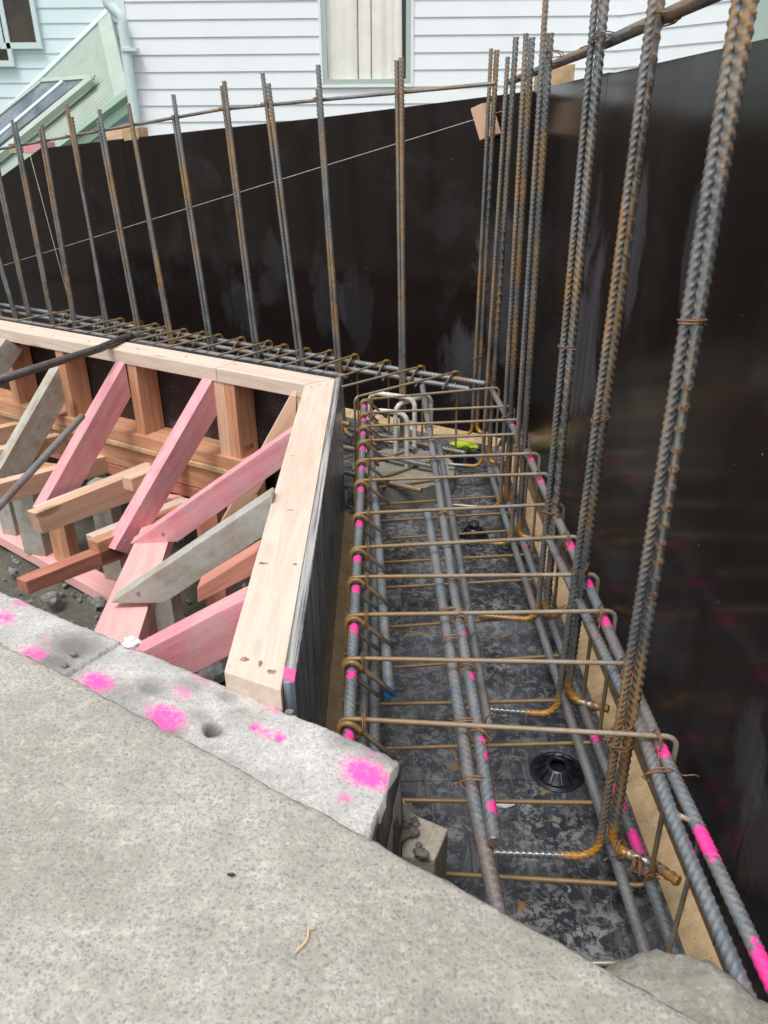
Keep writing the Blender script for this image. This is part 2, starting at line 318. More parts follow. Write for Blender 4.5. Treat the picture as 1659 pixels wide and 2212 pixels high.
def prism(name, pts, nrm, thick, m, parent=None, bev=.0018, wob=0.0, long_axis=None):
    """polygon (3D points in a plane) thickened along nrm; local X runs along the longest edge"""
    P = [Vector(p) for p in pts]; nrm = Vector(nrm).normalized()
    if long_axis is None:
        e = max(((P[(i+1) % len(P)]-P[i]) for i in range(len(P))), key=lambda v: v.length)
    else: e = Vector(long_axis)
    c = sum(P, Vector())/len(P); mw = frame(c, e, nrm); inv = mw.inverted()
    bm = bmesh.new(); lo = [inv @ p for p in P]
    for p in lo: p.z = 0
    a = [bm.verts.new(p) for p in lo]; b = [bm.verts.new(p+Vector((0, 0, thick))) for p in lo]
    k = len(a); bm.faces.new(a[::-1]); bm.faces.new(b)
    for i in range(k): bm.faces.new((a[i], a[(i+1) % k], b[(i+1) % k], b[i]))
    bmesh.ops.recalc_face_normals(bm, faces=bm.faces)
    if bev: bmesh.ops.bevel(bm, geom=list(bm.edges), offset=bev, segments=2, affect='EDGES', profile=.6)
    me = bpy.data.meshes.new(name); bm.to_mesh(me); bm.free()
    return link(name, me, m, parent, mw)
def box(name, c, ax, ay, az, m, parent=None, bev=.0018):
    """box with centre c and full-size edge vectors ax, ay, az"""
    ax, ay, az, c = map(lambda v: np.array(v, float), (ax, ay, az, c))
    o = c-ax/2-ay/2-az/2
    return prism(name, [o, o+ax, o+ax+ay, o+ay], np.cross(ax, ay) if np.dot(np.cross(ax, ay), az) > 0 else -np.cross(ax, ay), np.linalg.norm(az), m, parent, bev, long_axis=ax)
def beam(name, p, q, wdt, hgt, up, m, parent=None, bev=.0018):
    p, q = np.array(p, float), np.array(q, float); d = q-p; dn = _n(d); up = np.array(up, float); u = _n(up-dn*np.dot(up, dn)); s = np.cross(dn, u)
    return box(name, (p+q)/2, d, s*wdt, u*hgt, m, parent, bev)

def fillet(pts, rad, seg=8):
    out = [np.array(pts[0], float)]
    for i in range(1, len(pts)-1):
        a, b, c = map(lambda v: np.array(v, float), (pts[i-1], pts[i], pts[i+1]))
        u, v = _n(a-b), _n(c-b); ang = math.acos(max(-1, min(1, float(np.dot(u, v)))))
        if ang > math.pi-.05: out.append(b); continue
        d = min(rad/math.tan(ang/2), .45*np.linalg.norm(a-b), .45*np.linalg.norm(c-b)); r = d*math.tan(ang/2)
        ctr = b+_n(u+v)*(r/math.sin(ang/2)); p0, p1 = b+u*d, b+v*d
        e0, e1 = _n(p0-ctr), _n(p1-ctr); om = math.acos(max(-1, min(1, float(np.dot(e0, e1)))))
        for k in range(seg+1):
            t = k/seg; out.append(ctr+r*(math.sin((1-t)*om)*e0+math.sin(t*om)*e1)/math.sin(om))
    out.append(np.array(pts[-1], float)); return np.array(out)
def resample(P, ds):
    d = np.linalg.norm(np.diff(P, axis=0), axis=1); s = np.concatenate([[0], np.cumsum(d)]); n = max(2, int(s[-1]/ds)+1)
    t = np.linspace(0, s[-1], n); return np.stack([np.interp(t, s, P[:, i]) for i in range(3)], 1), t
def sweep_mesh(name, P, S, r, segs=14, rib=0.0, pitch=.011, hand=1, twist=0.0, paint=(), rust=(), mark=None, lrib=None):
    n = len(P); T = np.gradient(P, axis=0); T /= np.linalg.norm(T, axis=1)[:, None]
    ref = V3(0, -1, .02) if abs(T[0][1]) < .9 else V3(1, 0, 0)
    N = np.zeros_like(P); a = _n(np.cross(T[0], np.cross(ref, T[0])))
    for i in range(n):
        a = a-T[i]*np.dot(a, T[i]); a /= np.linalg.norm(a); N[i] = a
    B = np.cross(T, N); th = np.linspace(0, 2*np.pi, segs, endpoint=False)+twist
    ths = th-twist
    if rib:
        half = np.where(ths < np.pi, 1, 1); ph = (S[:, None]/pitch+hand*1.55*ths[None]/np.pi*half) % 1.0
        rg = np.clip((.19-np.abs(ph-.5))/.085, 0, 1)*np.clip(np.abs(np.sin(ths))[None]*1.9, 0, 1)
        lr = (np.abs(np.cos(ths)) > math.cos(1.01*np.pi/segs)).astype(float)[None]*np.ones((n, 1))*.75
        hgt = np.maximum(rg, lr)
        if mark is not None:
            odd = (np.floor(S[:, None]/pitch+hand*1.55*ths[None]/np.pi) % 2 == 1); mk = ((S > mark[0]) & (S < mark[1]))[:, None] & odd & (np.abs(np.cos(ths))[None] < .93); hgt = hgt*(1-mk)
    else: hgt = np.zeros((n, segs))
    R = r+rib*hgt
    V = P[:, None]+R[..., None]*(np.cos(th)[None, :, None]*N[:, None]+np.sin(th)[None, :, None]*B[:, None])
    col = np.zeros((n, segs, 4), np.float32); col[..., 0] = hgt*(1 if rib else 0); col[..., 3] = 1
    for c, rad in paint: col[..., 1] = np.maximum(col[..., 1], np.clip(1.25-np.linalg.norm(V-np.array(c), axis=2)/rad, 0, 1))
    for c, rad, k in rust: col[..., 2] = np.maximum(col[..., 2], k*np.clip(1.7-1.7*np.linalg.norm(V-np.array(c), axis=2)/rad, 0, 1))
    org = P[0].copy(); V = (V-org).reshape(-1, 3)
    i = np.arange(n-1)[:, None]*segs; j = np.arange(segs)[None]; j2 = (j+1) % segs
    Fq = np.stack([i+j, i+j2, i+segs+j2, i+segs+j], 2).reshape(-1, 4)
    # end caps: n-gons
    me = bpy.data.meshes.new(name); nv = len(V); nq = len(Fq)
    me.vertices.add(nv); me.vertices.foreach_set('co', V.astype(np.float32).ravel())
    loops = np.concatenate([Fq.ravel(), np.arange(segs)[::-1], (n-1)*segs+np.arange(segs)]).astype(np.int32)
    me.loops.add(len(loops)); me.loops.foreach_set('vertex_index', loops)
    st = np.concatenate([np.arange(nq)*4, [nq*4, nq*4+segs]]).astype(np.int32)
    me.polygons.add(nq+2); me.polygons.foreach_set('loop_start', st)
    sm = np.ones(nq+2, bool); sm[-2:] = False; me.polygons.foreach_set('use_smooth', sm)
    me.update(calc_edges=True)
    at = me.attributes.new('wear', 'FLOAT_COLOR', 'POINT'); at.data.foreach_set('color', col.reshape(-1))
    return me, org
def bar(name, pts, r, m, parent=None, rib=0.0, pitch=.011, ds=None, segs=14, bend=.03, hand=1, twist=0.0, paint=(), rust=(), wob=0.0, seg=8, mark=None):
    P = fillet(pts, bend, seg) if len(pts) > 2 else np.array(pts, float)
    if rib and ds is None: ds = pitch/7
    if ds is None: ds = .02
    if rib or wob: P, S = resample(P, ds)
    else: S = np.concatenate([[0], np.cumsum(np.linalg.norm(np.diff(P, axis=0), axis=1))])
    if wob:
        k = RNG.uniform(0, 6, 3)
        P = P+wob*np.stack([np.sin(S*2.6+k[0])-math.sin(k[0]), np.sin(S*3.1+k[1])-math.sin(k[1]), .4*(np.sin(S*3.7+k[2])-math.sin(k[2]))], 1)
    me, org = sweep_mesh(name, P, S, r, segs, rib, pitch, hand, twist, paint, rust, mark)
    return link(name, me, m, parent, Matrix.Translation(org))
def grid_mesh(name, V, m, col=None, smooth=True, parent=None, extra_faces=None, hidden=None):
    nu, nv = V.shape[:2]; org = V.reshape(-1, 3).mean(0); Vv = (V-org).reshape(-1, 3)
    i = np.arange(nu-1)[:, None]*nv; j = np.arange(nv-1)[None]
    Fq = np.stack([i+j, i+j+1, i+nv+j+1, i+nv+j], 2).reshape(-1, 4).astype(np.int32)
    me = bpy.data.meshes.new(name); me.vertices.add(len(Vv)); me.vertices.foreach_set('co', Vv.astype(np.float32).ravel())
    me.loops.add(Fq.size); me.loops.foreach_set('vertex_index', Fq.ravel()); me.polygons.add(len(Fq)); me.polygons.foreach_set('loop_start', np.arange(len(Fq), dtype=np.int32)*4)
    me.polygons.foreach_set('use_smooth', np.full(len(Fq), smooth)); me.update(calc_edges=True)
    if col is not None:
        at = me.attributes.new('wear', 'FLOAT_COLOR', 'POINT'); at.data.foreach_set('color', col.astype(np.float32).reshape(-1))
    return link(name, me, m, parent, Matrix.Translation(org))
def vnoise(p, f, seed=0.0, oct_=3):
    out = np.zeros(p.shape[:-1]); it = np.ndindex(out.shape)
    for ix in it:
        q = p[ix]; out[ix] = mnoise.fractal(Vector((q[0]*f+seed, q[1]*f-seed, q[2]*f)), 1.0, 2.0, oct_)
    return out
def lump(name, c, size, m, seed=0, parent=None, sub=3, rough=.25, rot=0.0, flat=None, freq=1.5):
    bm = bmesh.new(); bmesh.ops.create_icosphere(bm, subdivisions=sub, radius=1)
    for v in bm.verts:
        n_ = mnoise.fractal(v.co*freq+Vector((seed*3.1, seed, 0)), 1, 2, 3); cr = mnoise.cell(v.co*1.3+Vector((seed, 0, 0)))
        v.co *= 1+rough*n_+rough*.3*cr
        if flat is not None: v.co.z = min(v.co.z, flat)
        v.co = Vector((v.co.x*size[0], v.co.y*size[1], v.co.z*size[2]))
    me = bpy.data.meshes.new(name); bm.to_mesh(me); bm.free()
    return link(name, me, m, parent, Matrix.Translation(Vector(c)) @ Matrix.Rotation(rot, 4, 'Z'))
ORD = ['first', 'second', 'third', 'fourth', 'fifth', 'sixth', 'seventh', 'eighth', 'ninth', 'tenth', 'eleventh', 'twelfth', 'thirteenth', 'fourteenth', 'fifteenth', 'sixteenth', 'seventeenth', 'eighteenth', 'nineteenth', 'twentieth']

# ================================================================== SETTING
ZT = -.80; ZB = -1.11; ZF = -1.19; ZP = -.71            # link tops, link bottoms, trench floor, form plate top
XW = .51; XL = -.128                                    # right wall face, left form face
def flat_poly(name, pts, m, z, kind='structure', thick=None):
    o = prism(name, [(*p, z) for p in pts], (0, 0, -1), thick or .02, m, bev=0); return tag(o, kind=kind)
# ground sheet
N_ = 60
gx = np.concatenate([np.linspace(-200, -3, 14), np.linspace(-2.8, 1.2, 110), np.linspace(1.5, 200, 12)])
gy = np.concatenate([np.linspace(-200, .0, 10), np.linspace(.1, 4.4, 110), np.linspace(4.6, 250, 14)])
GX, GY = np.meshgrid(gx, gy, indexing='ij'); GZ = np.full_like(GX, -1.62); P_ = np.stack([GX, GY, GZ], 2)
P_[..., 2] += .03*vnoise(P_, 3.0)+.012*vnoise(P_, 17.0, 4)
tag(grid_mesh('ground', P_, MT['soil']), kind='structure')
# trench floor: sheets of film-faced ply, near leg and rear leg
a0 = back(0, 0, 0); 
floor = empty('trench_floor', (.2, 1.5, ZF), 'splashed black plywood floor of the trench under the steel bars', 'floor'); del floor['category']; floor['kind'] = 'structure'; del floor['label']
for (y0, y1) in ((-.3, 1.18), (1.182, 2.0), (2.002, 2.62)):
    prism('ply_sheet', [(XL, y0, ZF), (XW, y0, ZF), (XW, y1, ZF), (XL, y1, ZF)], (0, 0, -1), .018, MT['ply_floor'], floor, bev=.0008)
c_in = 2.385
prism('ply_sheet', [(XL, 2.622, ZF), (XW, 2.622, ZF), (XW, 3.0, ZF), tuple(back(1.4, 0, ZF)), tuple(back(1.4, .86, ZF))], (0, 0, -1), .018, MT['ply_floor'], floor, bev=.0008)
prism('ply_sheet', [tuple(back(1.402, 0, ZF)), tuple(back(4.2, 0, ZF)), tuple(back(4.2, .86, ZF)), tuple(back(1.402, .86, ZF))], (0, 0, -1), .018, MT['ply_floor'], floor, bev=.0008)

# right outer wall form
rw = empty('formwork_wall', (XW, 1.5, ZF), 'tall glossy black plywood form wall along the right side of the trench', 'formwork')
for (y0, y1) in ((-.4, .8), (.802, 2.0), (2.002, 3.02)):
    prism('ply_sheet', [(XW, y0, ZF-.1), (XW, y1, ZF-.1), (XW, y1, .093), (XW, y0, .096)], (1, 0, 0), .018, MT['ply_wall'], rw, bev=.0006)
for y in (.3, .9, 1.5, 2.1, 2.7): box('stud', (XW+.066, y, -.58), (0, 0, 1.2), (.09, 0, 0), (0, .045, 0), MT['peach'], rw)
# rear outer wall form
bw = empty('formwork_wall', tuple(back(1.5, 0, ZF)), 'long black plywood form wall at the rear with a sloping top edge below the house', 'formwork')
tops = [(0, .091), (.5, .05), (.87, .02), (1.37, -.014), (2.0, -.057), (2.002, -.058), (2.55, -.098), (2.60, -.10), (2.602, -.102), (3.0, -.255), (4.3, -.74)]
def back_sheet(t0, t1):
    tp = [q for q in tops if t0 <= q[0] <= t1]
    prism('ply_sheet', [tuple(back(t0, 0, ZF-.1)), tuple(back(t1, 0, ZF-.1))]+[tuple(back(t, 0, z)) for t, z in tp[::-1]], tuple(-BN), .018, MT['ply_wall'], bw, bev=.0006)
back_sheet(0, 2.0); back_sheet(2.002, 2.60); back_sheet(2.602, 4.3)
# battens along the wall feet
def batten(p, q, inward, name='corner_batten', label=''):
    p, q = np.array(p), np.array(q); i = np.array(inward)*.03
    o = prism(name, [p, p+V3(0, 0, .03), p+i*1.0+V3(0, 0, .004), p+i], _n(q-p), float(np.linalg.norm(q-p)), MT['kick'], bev=.001)
    return tag(o, label, 'batten', 'timber battens at the foot of the forms')
batten((XW, -.3, ZF), (XW, 2.98, ZF), (-1.25, 0, 0), label='long pale timber batten on the floor along the foot of the right wall')
batten((XL, .5, ZF), (XL, 2.36, ZF), (1.1, 0, 0), label='brown timber batten at the foot of the left form panel')
batten(tuple(back(.03, 0, ZF)), tuple(back(3.6, 0, ZF)), tuple(BN*1.3), label='timber batten on the floor along the foot of the rear wall')

# ---------------- near-leg inner form (left of trench)
nf = empty('formwork_panel', (XL-.05, 1.6, ZF), 'pale timber-topped form panel running away on the left side of the trench', 'formwork')
PT = [on_z(487, 1450, ZP), on_z(612, 1491, ZP), V3(-.146, 2.372, ZP), V3(-.236, 2.311, ZP)]
PT[0][0] = -.233; PT[1][0] = -.146
prism('top_plate', PT, (0, 0, -1), .045, MT['pale'], nf, bev=.002)
ye = on_x(641, 1533, XL)[1]
prism('ply_sheet', [(XL, ye, ZP-.0), (XL, 2.385, ZP-.0), (XL, 2.385, ZF), (XL, ye, ZF)], (-1, 0, 0), .0165, MT['ply_side'], nf, bev=.0006)
prism('ply_edge', [(XL-.001, ye+.0, ZP+.0015), (XL-.001, 2.384, ZP+.0015), (XL-.0165, 2.374, ZP+.0015), (XL-.0165, ye+.012, ZP+.0015)], (0, 0, -1), .006, MT['edge'], nf, bev=.0006)
prism('spray_mark', [(XL-.0005, ye+.0, ZP+.0020), (XL-.0005, ye+.026, ZP+.0020), (XL-.018, ye+.036, ZP+.0020), (XL-.018, ye+.010, ZP+.0020)], (0, 0, -1), .02, MT['spray'], nf, bev=.0005)
for x, y, a_, b_ in [(568, 1217, .009, .004), (637, 1219, .004, .003), (528, 1424, .007, .005), (562, 1434, .003, .009), (586, 1452, .007, .006), (627, 1102, .008, .002), (690, 832, .004, .003), (708, 830, .003, .003), (672, 836, .003, .003), (632, 985, .005, .002)]:
    q = on_z(x, y, ZP); rot_ = RNG.uniform(0, 3); pts_ = [(q[0]+a_*math.cos(t)*(1+.25*math.sin(3*t+rot_)), q[1]+b_*math.sin(t)*(1+.25*math.cos(2*t+rot_)), ZP+.0005) for t in np.linspace(0, 2*math.pi, 10, endpoint=False)]
    prism('knot', pts_, (0, 0, -1), .002, MT['knot'], nf, bev=0)
for y in (1.05, 1.34, 1.52, 2.04): box('stud', (-.19, y, -.985), (0, 0, -.46), (.085, 0, 0), (0, .045, 0), MT['orange'], nf)
box('bottom_plate', (-.19, 1.65, -1.17-.0), (0, 1.36, 0), (.088, 0, 0), (0, 0, .045), MT['orange'], nf)
# ---------------- rear-leg inner form
bf = empty('formwork_panel', tuple(back(1.6, .93, ZF)), 'timber framed form panel with upright studs facing the camera at left rear', 'formwork')
tj = float(np.dot(on_z(*(.48*985, 663.6+.48*270), ZP)-CR, BD))
O0, O1 = .877, .977
pa, pb = V3(-.2375, 2.3135, ZP), V3(-.148, 2.3745, ZP)
prism('top_plate', [pa, tuple(back(tj-.0012, O1, ZP)), tuple(back(tj-.0012, O0, ZP)), pb], (0, 0, -1), .045, MT['pale'], bf)
prism('top_plate', [tuple(back(tj+.0012, O1, ZP)), tuple(back(3.4, O1, ZP)), tuple(back(3.4, O0, ZP)), tuple(back(tj+.0012, O0, ZP))], (0, 0, -1), .045, MT['pale'], bf)
t0_ = float(np.dot(V3(-.128, 2.385, 0)-CR, BD))
prism('ply_sheet', [tuple(back(t0_, .859, ZP+.001)), tuple(back(3.4, .859, ZP+.001)), tuple(back(3.4, .859, ZF)), tuple(back(t0_, .859, ZF))], tuple(BN), .0165, MT['ply_inner'], bf, bev=.0006)
Z7 = lambda x, y: (.48*x, 663.6+.48*y)
E8 = lambda x, y: (.48*x, 995.4+.48*y)
K6 = lambda x, y: ((300+x/2.765)*.6636, (1600+y/2.765)*.6636)
FP = V3(-.24, 2.316, 0)
def fp_t(x, y): return float(np.dot(on_pl(*Z7(x, y), FP, BN)-CR, BD))
studs = [(50, 390, 'orange'), (240, 178, 'orange'), (565, 245, 'orange'), (955, 325, 'peach'), (1001, 330, 'orange'), (1318, 392, 'peach'), (-230, 100, 'orange')]
for x, y, mm in studs:
    t = fp_t(x, y); box('stud', tuple(back(t-.0225, .926, -.885)), (0, 0, -.262), tuple(BN*.094), tuple(BD*.045), MT[mm], bf)
box('bottom_plate', tuple(back(1.95, .93, -1.038)), tuple(BD*2.9), tuple(BN*.115), (0, 0, .045), MT['orange'], bf)
box('ply_strip', tuple(back(1.95, .935, -1.070)), tuple(BD*2.9), tuple(BN*.120), (0, 0, .017), MT['kick'], bf)
box('bearer', tuple(back(1.95, .955, -1.124)), tuple(BD*2.9), tuple(BN*.05), (0, 0, .088), MT['orange'], bf)
box('lower_plate', tuple(back(1.95, .93, -1.195)), tuple(BD*2.9), tuple(BN*.1), (0, 0, .045), MT['red'], bf)

for t_ in np.arange(.62, 3.3, .21):
    q = back(t_+RNG.uniform(-.03, .03), RNG.uniform(.895, .955), ZP+.0004); bar('nail_head', [q, q+V3(0, 0, .0012)], .0032, MT['knot'], bf, segs=8)

# ================================================================== BRACES, BEARERS, POSTS
def t_brace(name, poly, P0px, m, label, cat, th=.045, group='timber braces behind the forms', fn=Z7, t=None):
    P0 = on_pl(*Z7(*P0px), FP, BN) if t is None else back(t, 0, 0)
    pts = [on_pl(*fn(*q), P0, BD) for q in poly]
    o = prism(name, pts, tuple(BD), th, MT[m]); return tag(o, label, cat, group)
def y_brace(name, poly, P0px, m, label, cat, th=.045, group='timber braces behind the forms', fn=Z7, Y=None):
    P0 = on_x(*fn(*P0px), -.235) if Y is None else V3(0, Y, 0)
    pts = [on_y(*fn(*q), P0[1]) for q in poly]
    o = prism(name, pts, (0, 1, 0), th, MT[m]); return tag(o, label, cat, group)
t_brace('timber_brace', [(-60, 262), (28, 142), (105, 190), (-30, 392)], (60, 150), 'grey', 'cement-grey brace leaning on the rear panel, furthest left under the pinch bar', 'brace')
t_brace('timber_brace', [(265, 268), (345, 249), (383, 264), (130, 735), (-25, 775)], (243, 180), 'grey', 'cement-grey brace between the furthest left grey brace and the first pink one', 'brace')
t_brace('timber_brace', [(562, 247), (590, 402), (310, 905), (188, 905)], (565, 245), 'pink', 'plain pink brace behind the leaning steel bar', 'brace')
t_brace('timber_brace', [(957, 325), (980, 480), (600, 1118), (515, 1092)], (957, 325), 'pink', 'pink brace with a round knot in its face, right of the plain pink one', 'brace')
y_brace('timber_brace', [(585, 1066), (1330, 545), (1352, 552), (1340, 672), (800, 1056)], (1330, 545), 'pink', 'pink brace with pointed end and one nail, rising to the right form', 'brace')
y_brace('timber_brace', [(165, 1003), (1600, 40), (1625, 55), (1600, 365), (650, 1007)], (1600, 40), 'grey', 'grey cement-smeared brace with pointed end in front of the other braces', 'brace', fn=K6)
y_brace('timber_brace', [(560, 900), (1095, 625), (1110, 640), (1100, 845), (880, 955), (600, 960)], (1100, 610), 'pink', 'wide dark pink brace nearest the concrete ledge', 'brace', fn=E8)
y_brace('timber_brace', [(1310, 395), (1332, 400), (1332, 560), (1080, 960), (985, 985)], (1320, 400), 'peach', 'pale brace half hidden behind the pointed pink brace', 'brace', Y=2.12)
y_brace('timber_bearer', [(885, 575), (1160, 402), (1160, 505), (890, 640)], (1160, 402), 'red', 'reddish-brown bearer end below the long grey brace', 'bearer', fn=E8, group='timber bearers under the forms')
# sloping rail on which the brace feet land
o = beam('sole_board', (-.80, 3.04-.35, -1.262), (-.508, 1.11, -.905), .098, .045, (0, 0, 1), MT['lpink']); tag(o, 'pale pink board lying under the brace feet, wide face up', 'board')
# bearers perpendicular to the rear form
BR = 'timber bearers under the forms'
t_brace('timber_bearer', [(-80, 560), (110, 520), (110, 590), (-80, 660)], (110, 520), 'peach', 'peach bearer furthest left behind the grey braces', 'bearer', group=BR)
t_brace('timber_bearer', [(-80, 660), (300, 570), (345, 590), (345, 640), (-80, 735)], (290, 560), 'peach', 'peach bearer crossing behind the steel bar, second row from the rear', 'bearer', group=BR)
t_brace('timber_bearer', [(-80, 815), (470, 672), (640, 645), (640, 700), (-80, 915)], (470, 615), 'peach', 'long peach bearer passing behind the first pink brace', 'bearer', group=BR)
t_brace('timber_bearer', [(160, 930), (690, 716), (760, 740), (690, 838), (195, 1020)], (725, 692), 'peach', 'peach bearer with a cut end pointing left in front of the first pink brace', 'bearer', group=BR)
t_brace('timber_bearer', [(172, 905), (690, 700), (760, 730), (690, 810), (200, 990)], (710, 685), 'pale', 'thin pale bearer doubled up behind the peach bearer with the cut end', 'bearer', group=BR, th=.03, t=fp_t(725, 692)+.05)
t_brace('timber_bearer', [(437, 1060), (860, 893), (860, 975), (462, 1160)], (985, 830), 'orange', 'short bearer end with a nail below the knotted pink brace', 'bearer', group=BR)
t_brace('timber_bearer', [(430, 1038), (860, 865), (860, 940), (450, 1120)], (985, 830), 'pale', 'pale bearer doubled behind the short nailed bearer end', 'bearer', group=BR, t=fp_t(985, 830)+.05)
t_brace('timber_bearer', [(117, 1236), (560, 1060), (560, 1130), (130, 1292)], (985, 830), 'red', 'lowest red-brown bearer lying just above the mud at the left', 'bearer', group=BR)
t_brace('timber_bearer', [(590, 775), (860, 665), (860, 720), (600, 830)], (985, 830), 'peach', 'peach bearer stub between the two pink braces', 'bearer', group=BR, t=fp_t(985, 830)+.13)
# ground plates and posts
gp0, gp1 = on_z(*Z7(-60, 975), -1.55), on_z(*Z7(520, 1295), -1.55); gd = _n(gp1-gp0)
o = beam('ground_plate', gp0+V3(-.02, .04, -.0225), gp1+gd*.5+V3(-.02, .04, -.0225), .09, .045, (0, 0, 1), MT['lpink']); tag(o, 'pink ground plate lying on the mud under the posts', 'plate')
gs = np.cross(gd, V3(0, 0, 1))
def post(x0, x1, xm, ytop, ybot, m, label, fn=Z7, ztop=-1.15):
    pb = on_z(*fn((x0+x1)/2, ybot), -1.54)
    L = on_z(*fn(x0, ybot), -1.54); R = on_z(*fn(x1, ybot), -1.54); wd = max(.05, float(np.linalg.norm(R-L))*.86)
    zt = ztop; c = pb+V3(0, .035, 0)
    o = box('timber_post', (c[0], c[1], (zt-1.55)/2), (0, 0, zt+1.55), (wd*.93, wd*-.3, 0), (.018, .055, 0), MT[m]); return tag(o, label, 'post', 'short timber posts under the bearers')
post(5, 92, 60, 850, 1020, 'grey', 'grey post standing on the ground plate, furthest left')
post(95, 232, 130, 870, 1110, 'grey', 'wide grey post second from the left on the ground plate')
post(238, 342, 250, 1010, 1140, 'orange', 'orange-brown post beside the wide grey one')
post(462, 580, 480, 1130, 1225, 'grey', 'grey post under the nailed bearer end')
post(425, 545, 440, 880, 1000, 'grey', 'grey post behind the cut peach bearer')
post(700, 818, 720, 610, 775, 'grey', 'grey post below the long pointed grey brace', fn=E8, ztop=-1.30)
post(925, 1052, 960, 560, 690, 'red', 'red-brown post under the reddish bearer end', fn=E8, ztop=-1.12)
post(610, 690, 630, 640, 800, 'red', 'short red-brown timber behind the sole board', fn=E8, ztop=-1.2)
# stones, mud scraps
for i, (x, y, s) in enumerate([(235, 620, .035), (450, 640, .03), (560, 690, .018), (60, 500, .02), (700, 735, .02), (965, 955, .05), (895, 700, .03)]):
    c = on_z(*E8(x, y), -1.58); o = lump('stone', tuple(c), (s, s*.8, s*.75), MT['stone'], i, sub=2, rough=.4)
    tag(o, ['angular grey stone on the mud beside the sole board', 'dark stone lying against the pink board on the mud', 'small stone on mud under the bearers', 'small stone on mud at the left edge', 'small stone beneath the grey post', 'grey stone below the wide dark pink brace', 'small stone behind the grey post'][i], 'stone', 'stones on the mud')

bm = bmesh.new()
for k in range(900):
    x, y = RNG.uniform(-1.9, -.25), RNG.uniform(.9, 3.0); s_ = RNG.uniform(.003, .012)
    r_ = bmesh.ops.create_icosphere(bm, subdivisions=1, radius=s_, matrix=Matrix.Translation((x, y, -1.605)))
    for v in r_['verts']: v.co += Vector(RNG.uniform(-.3, .3, 3)*s_)
me = bpy.data.meshes.new('gravel'); bm.to_mesh(me); bm.free(); tag(link('gravel', me, MT['stone']), 'loose gravel scattered over the mud under the form timbers', 'gravel', kind='stuff')
# stencil and pencil marks (flat print on timber faces)
def text_mesh(name, s, size, mw, m, parent=None, extrude=.0002, spacing=1.0, bold=0.0):
    cu = bpy.data.curves.new(name, 'FONT'); cu.body = s; cu.size = size; cu.extrude = extrude; cu.space_character = spacing; cu.align_x = 'CENTER'; cu.align_y = 'CENTER'; cu.resolution_u = 3
    cu.offset = bold
    tmp = bpy.data.objects.new('tmp', cu); COL.objects.link(tmp); dg = bpy.context.evaluated_depsgraph_get(); dg.update()
    me = bpy.data.meshes.new_from_object(tmp.evaluated_get(dg)); bpy.data.objects.remove(tmp); bpy.data.curves.remove(cu); me.materials.clear()
    return link(name, me, m, parent, mw)
def mark_on_t(s, size, px, P0px, parent, dx=.0012, rot=0.0):
    P0 = on_pl(*Z7(*P0px), FP, BD if False else BN); p = on_pl(*Z7(*px), P0, BD)-BD*dx
    mw = frame(p, tuple(BN*-1), tuple(-BD)) ; mw = mw @ Matrix.Rotation(rot, 4, 'Z'); return text_mesh('pencil_mark', s, size, mw, MT['ink'], parent)

def stencil(txt, size, px, t, fn=Z7):
    p = on_pl(*fn(*px), back(t, 0, 0), BD)-BD*.0012
    o = text_mesh('pencil_writing', txt, size, frame(p, tuple(-BN), tuple(-BD)), MT['ink']); return o
o = stencil('1500', .026, (1118, 632), fp_t(1001, 330)-.045); par = [q for q in bf.children if q.name.startswith('stud')][4]; o.parent = par; o.matrix_parent_inverse = (bf.matrix_basis if False else (Matrix.Translation(bf.location) @ par.matrix_parent_inverse @ par.matrix_basis)).inverted()
for px, Yq, fn in (((637, 382), 2.005, K6), ((412, 915), 1.478, K6), ((300, 455), 2.005, K6)):
    p = on_y(*fn(*px), Yq); b0 = bar('nail_head', [p+V3(0, .006, 0), p+V3(0, -.0025, 0)], .0042, MT['stone'], segs=10)
    tag(b0, {637: 'nail head in the face of the pointed pink brace', 412: 'nail head near the tip of the long grey brace', 300: 'nail head at the very tip of the pointed pink brace'}[px[0]], 'nail')
# ================================================================== REINFORCING STEEL
CAGE = 'link bars of the near cage'
def link_bar(L, R, zb, parent=None, r=.0041, drop=0.0, label='', group=CAGE, tail=.085):
    """closed link with two hooked tails round the top corner bar at L; R is the opposite top corner"""
    L, R = np.array(L, float), np.array(R, float); u = R-L; u[2] = 0; W = np.linalg.norm(u); u /= W; up = V3(0, 0, 1); side = np.cross(up, u)
    hb = -(zb-L[2]); c = L+V3(0, 0, -.0135); Rr = .0145
    def pt(a, b, s=0.0): return L+u*a+up*b+side*s
    def arc(a0, a1, s0, s1, k=10):
        out = []
        for i in range(k+1):
            t = i/k; a = math.radians(a0+(a1-a0)*t); out.append(c+u*Rr*math.cos(a)+up*Rr*math.sin(a)+side*(s0+(s1-s0)*t))
        return out
    dl = R[2]-L[2]
    pts = [c+(u*.7-up*.7)*tail+u*Rr*.7+up*Rr*.7+side*-.005]+arc(45, 180, -.005, -.004)
    left_x = -Rr
    low = fillet([pt(left_x, -.03, -.004), pt(left_x, -hb, -.003), pt(W+Rr, -hb, 0), pt(W+Rr, dl, .003), pt(.02, 0.0015, .005)], .018, 7)
    P = np.array(pts+list(low)+arc(88, 225, .005, .006)+[c+u*Rr*-.7+up*Rr*-.7+(u*.7-up*.7)*tail*.9+side*.006])
    S = np.concatenate([[0], np.cumsum(np.linalg.norm(np.diff(P, axis=0), axis=1))])
    rust = [(c, .075, 1.0), (tuple(pt(W+Rr, -hb)), .06, .9), (tuple(pt(left_x, -hb)), .06, .9)]
    me, org = sweep_mesh('link_bar', P, S, r, 10, rust=rust)
    o = link('link_bar', me, MT['link'], parent, Matrix.Translation(org)); return tag(o, label, 'link bar', group)
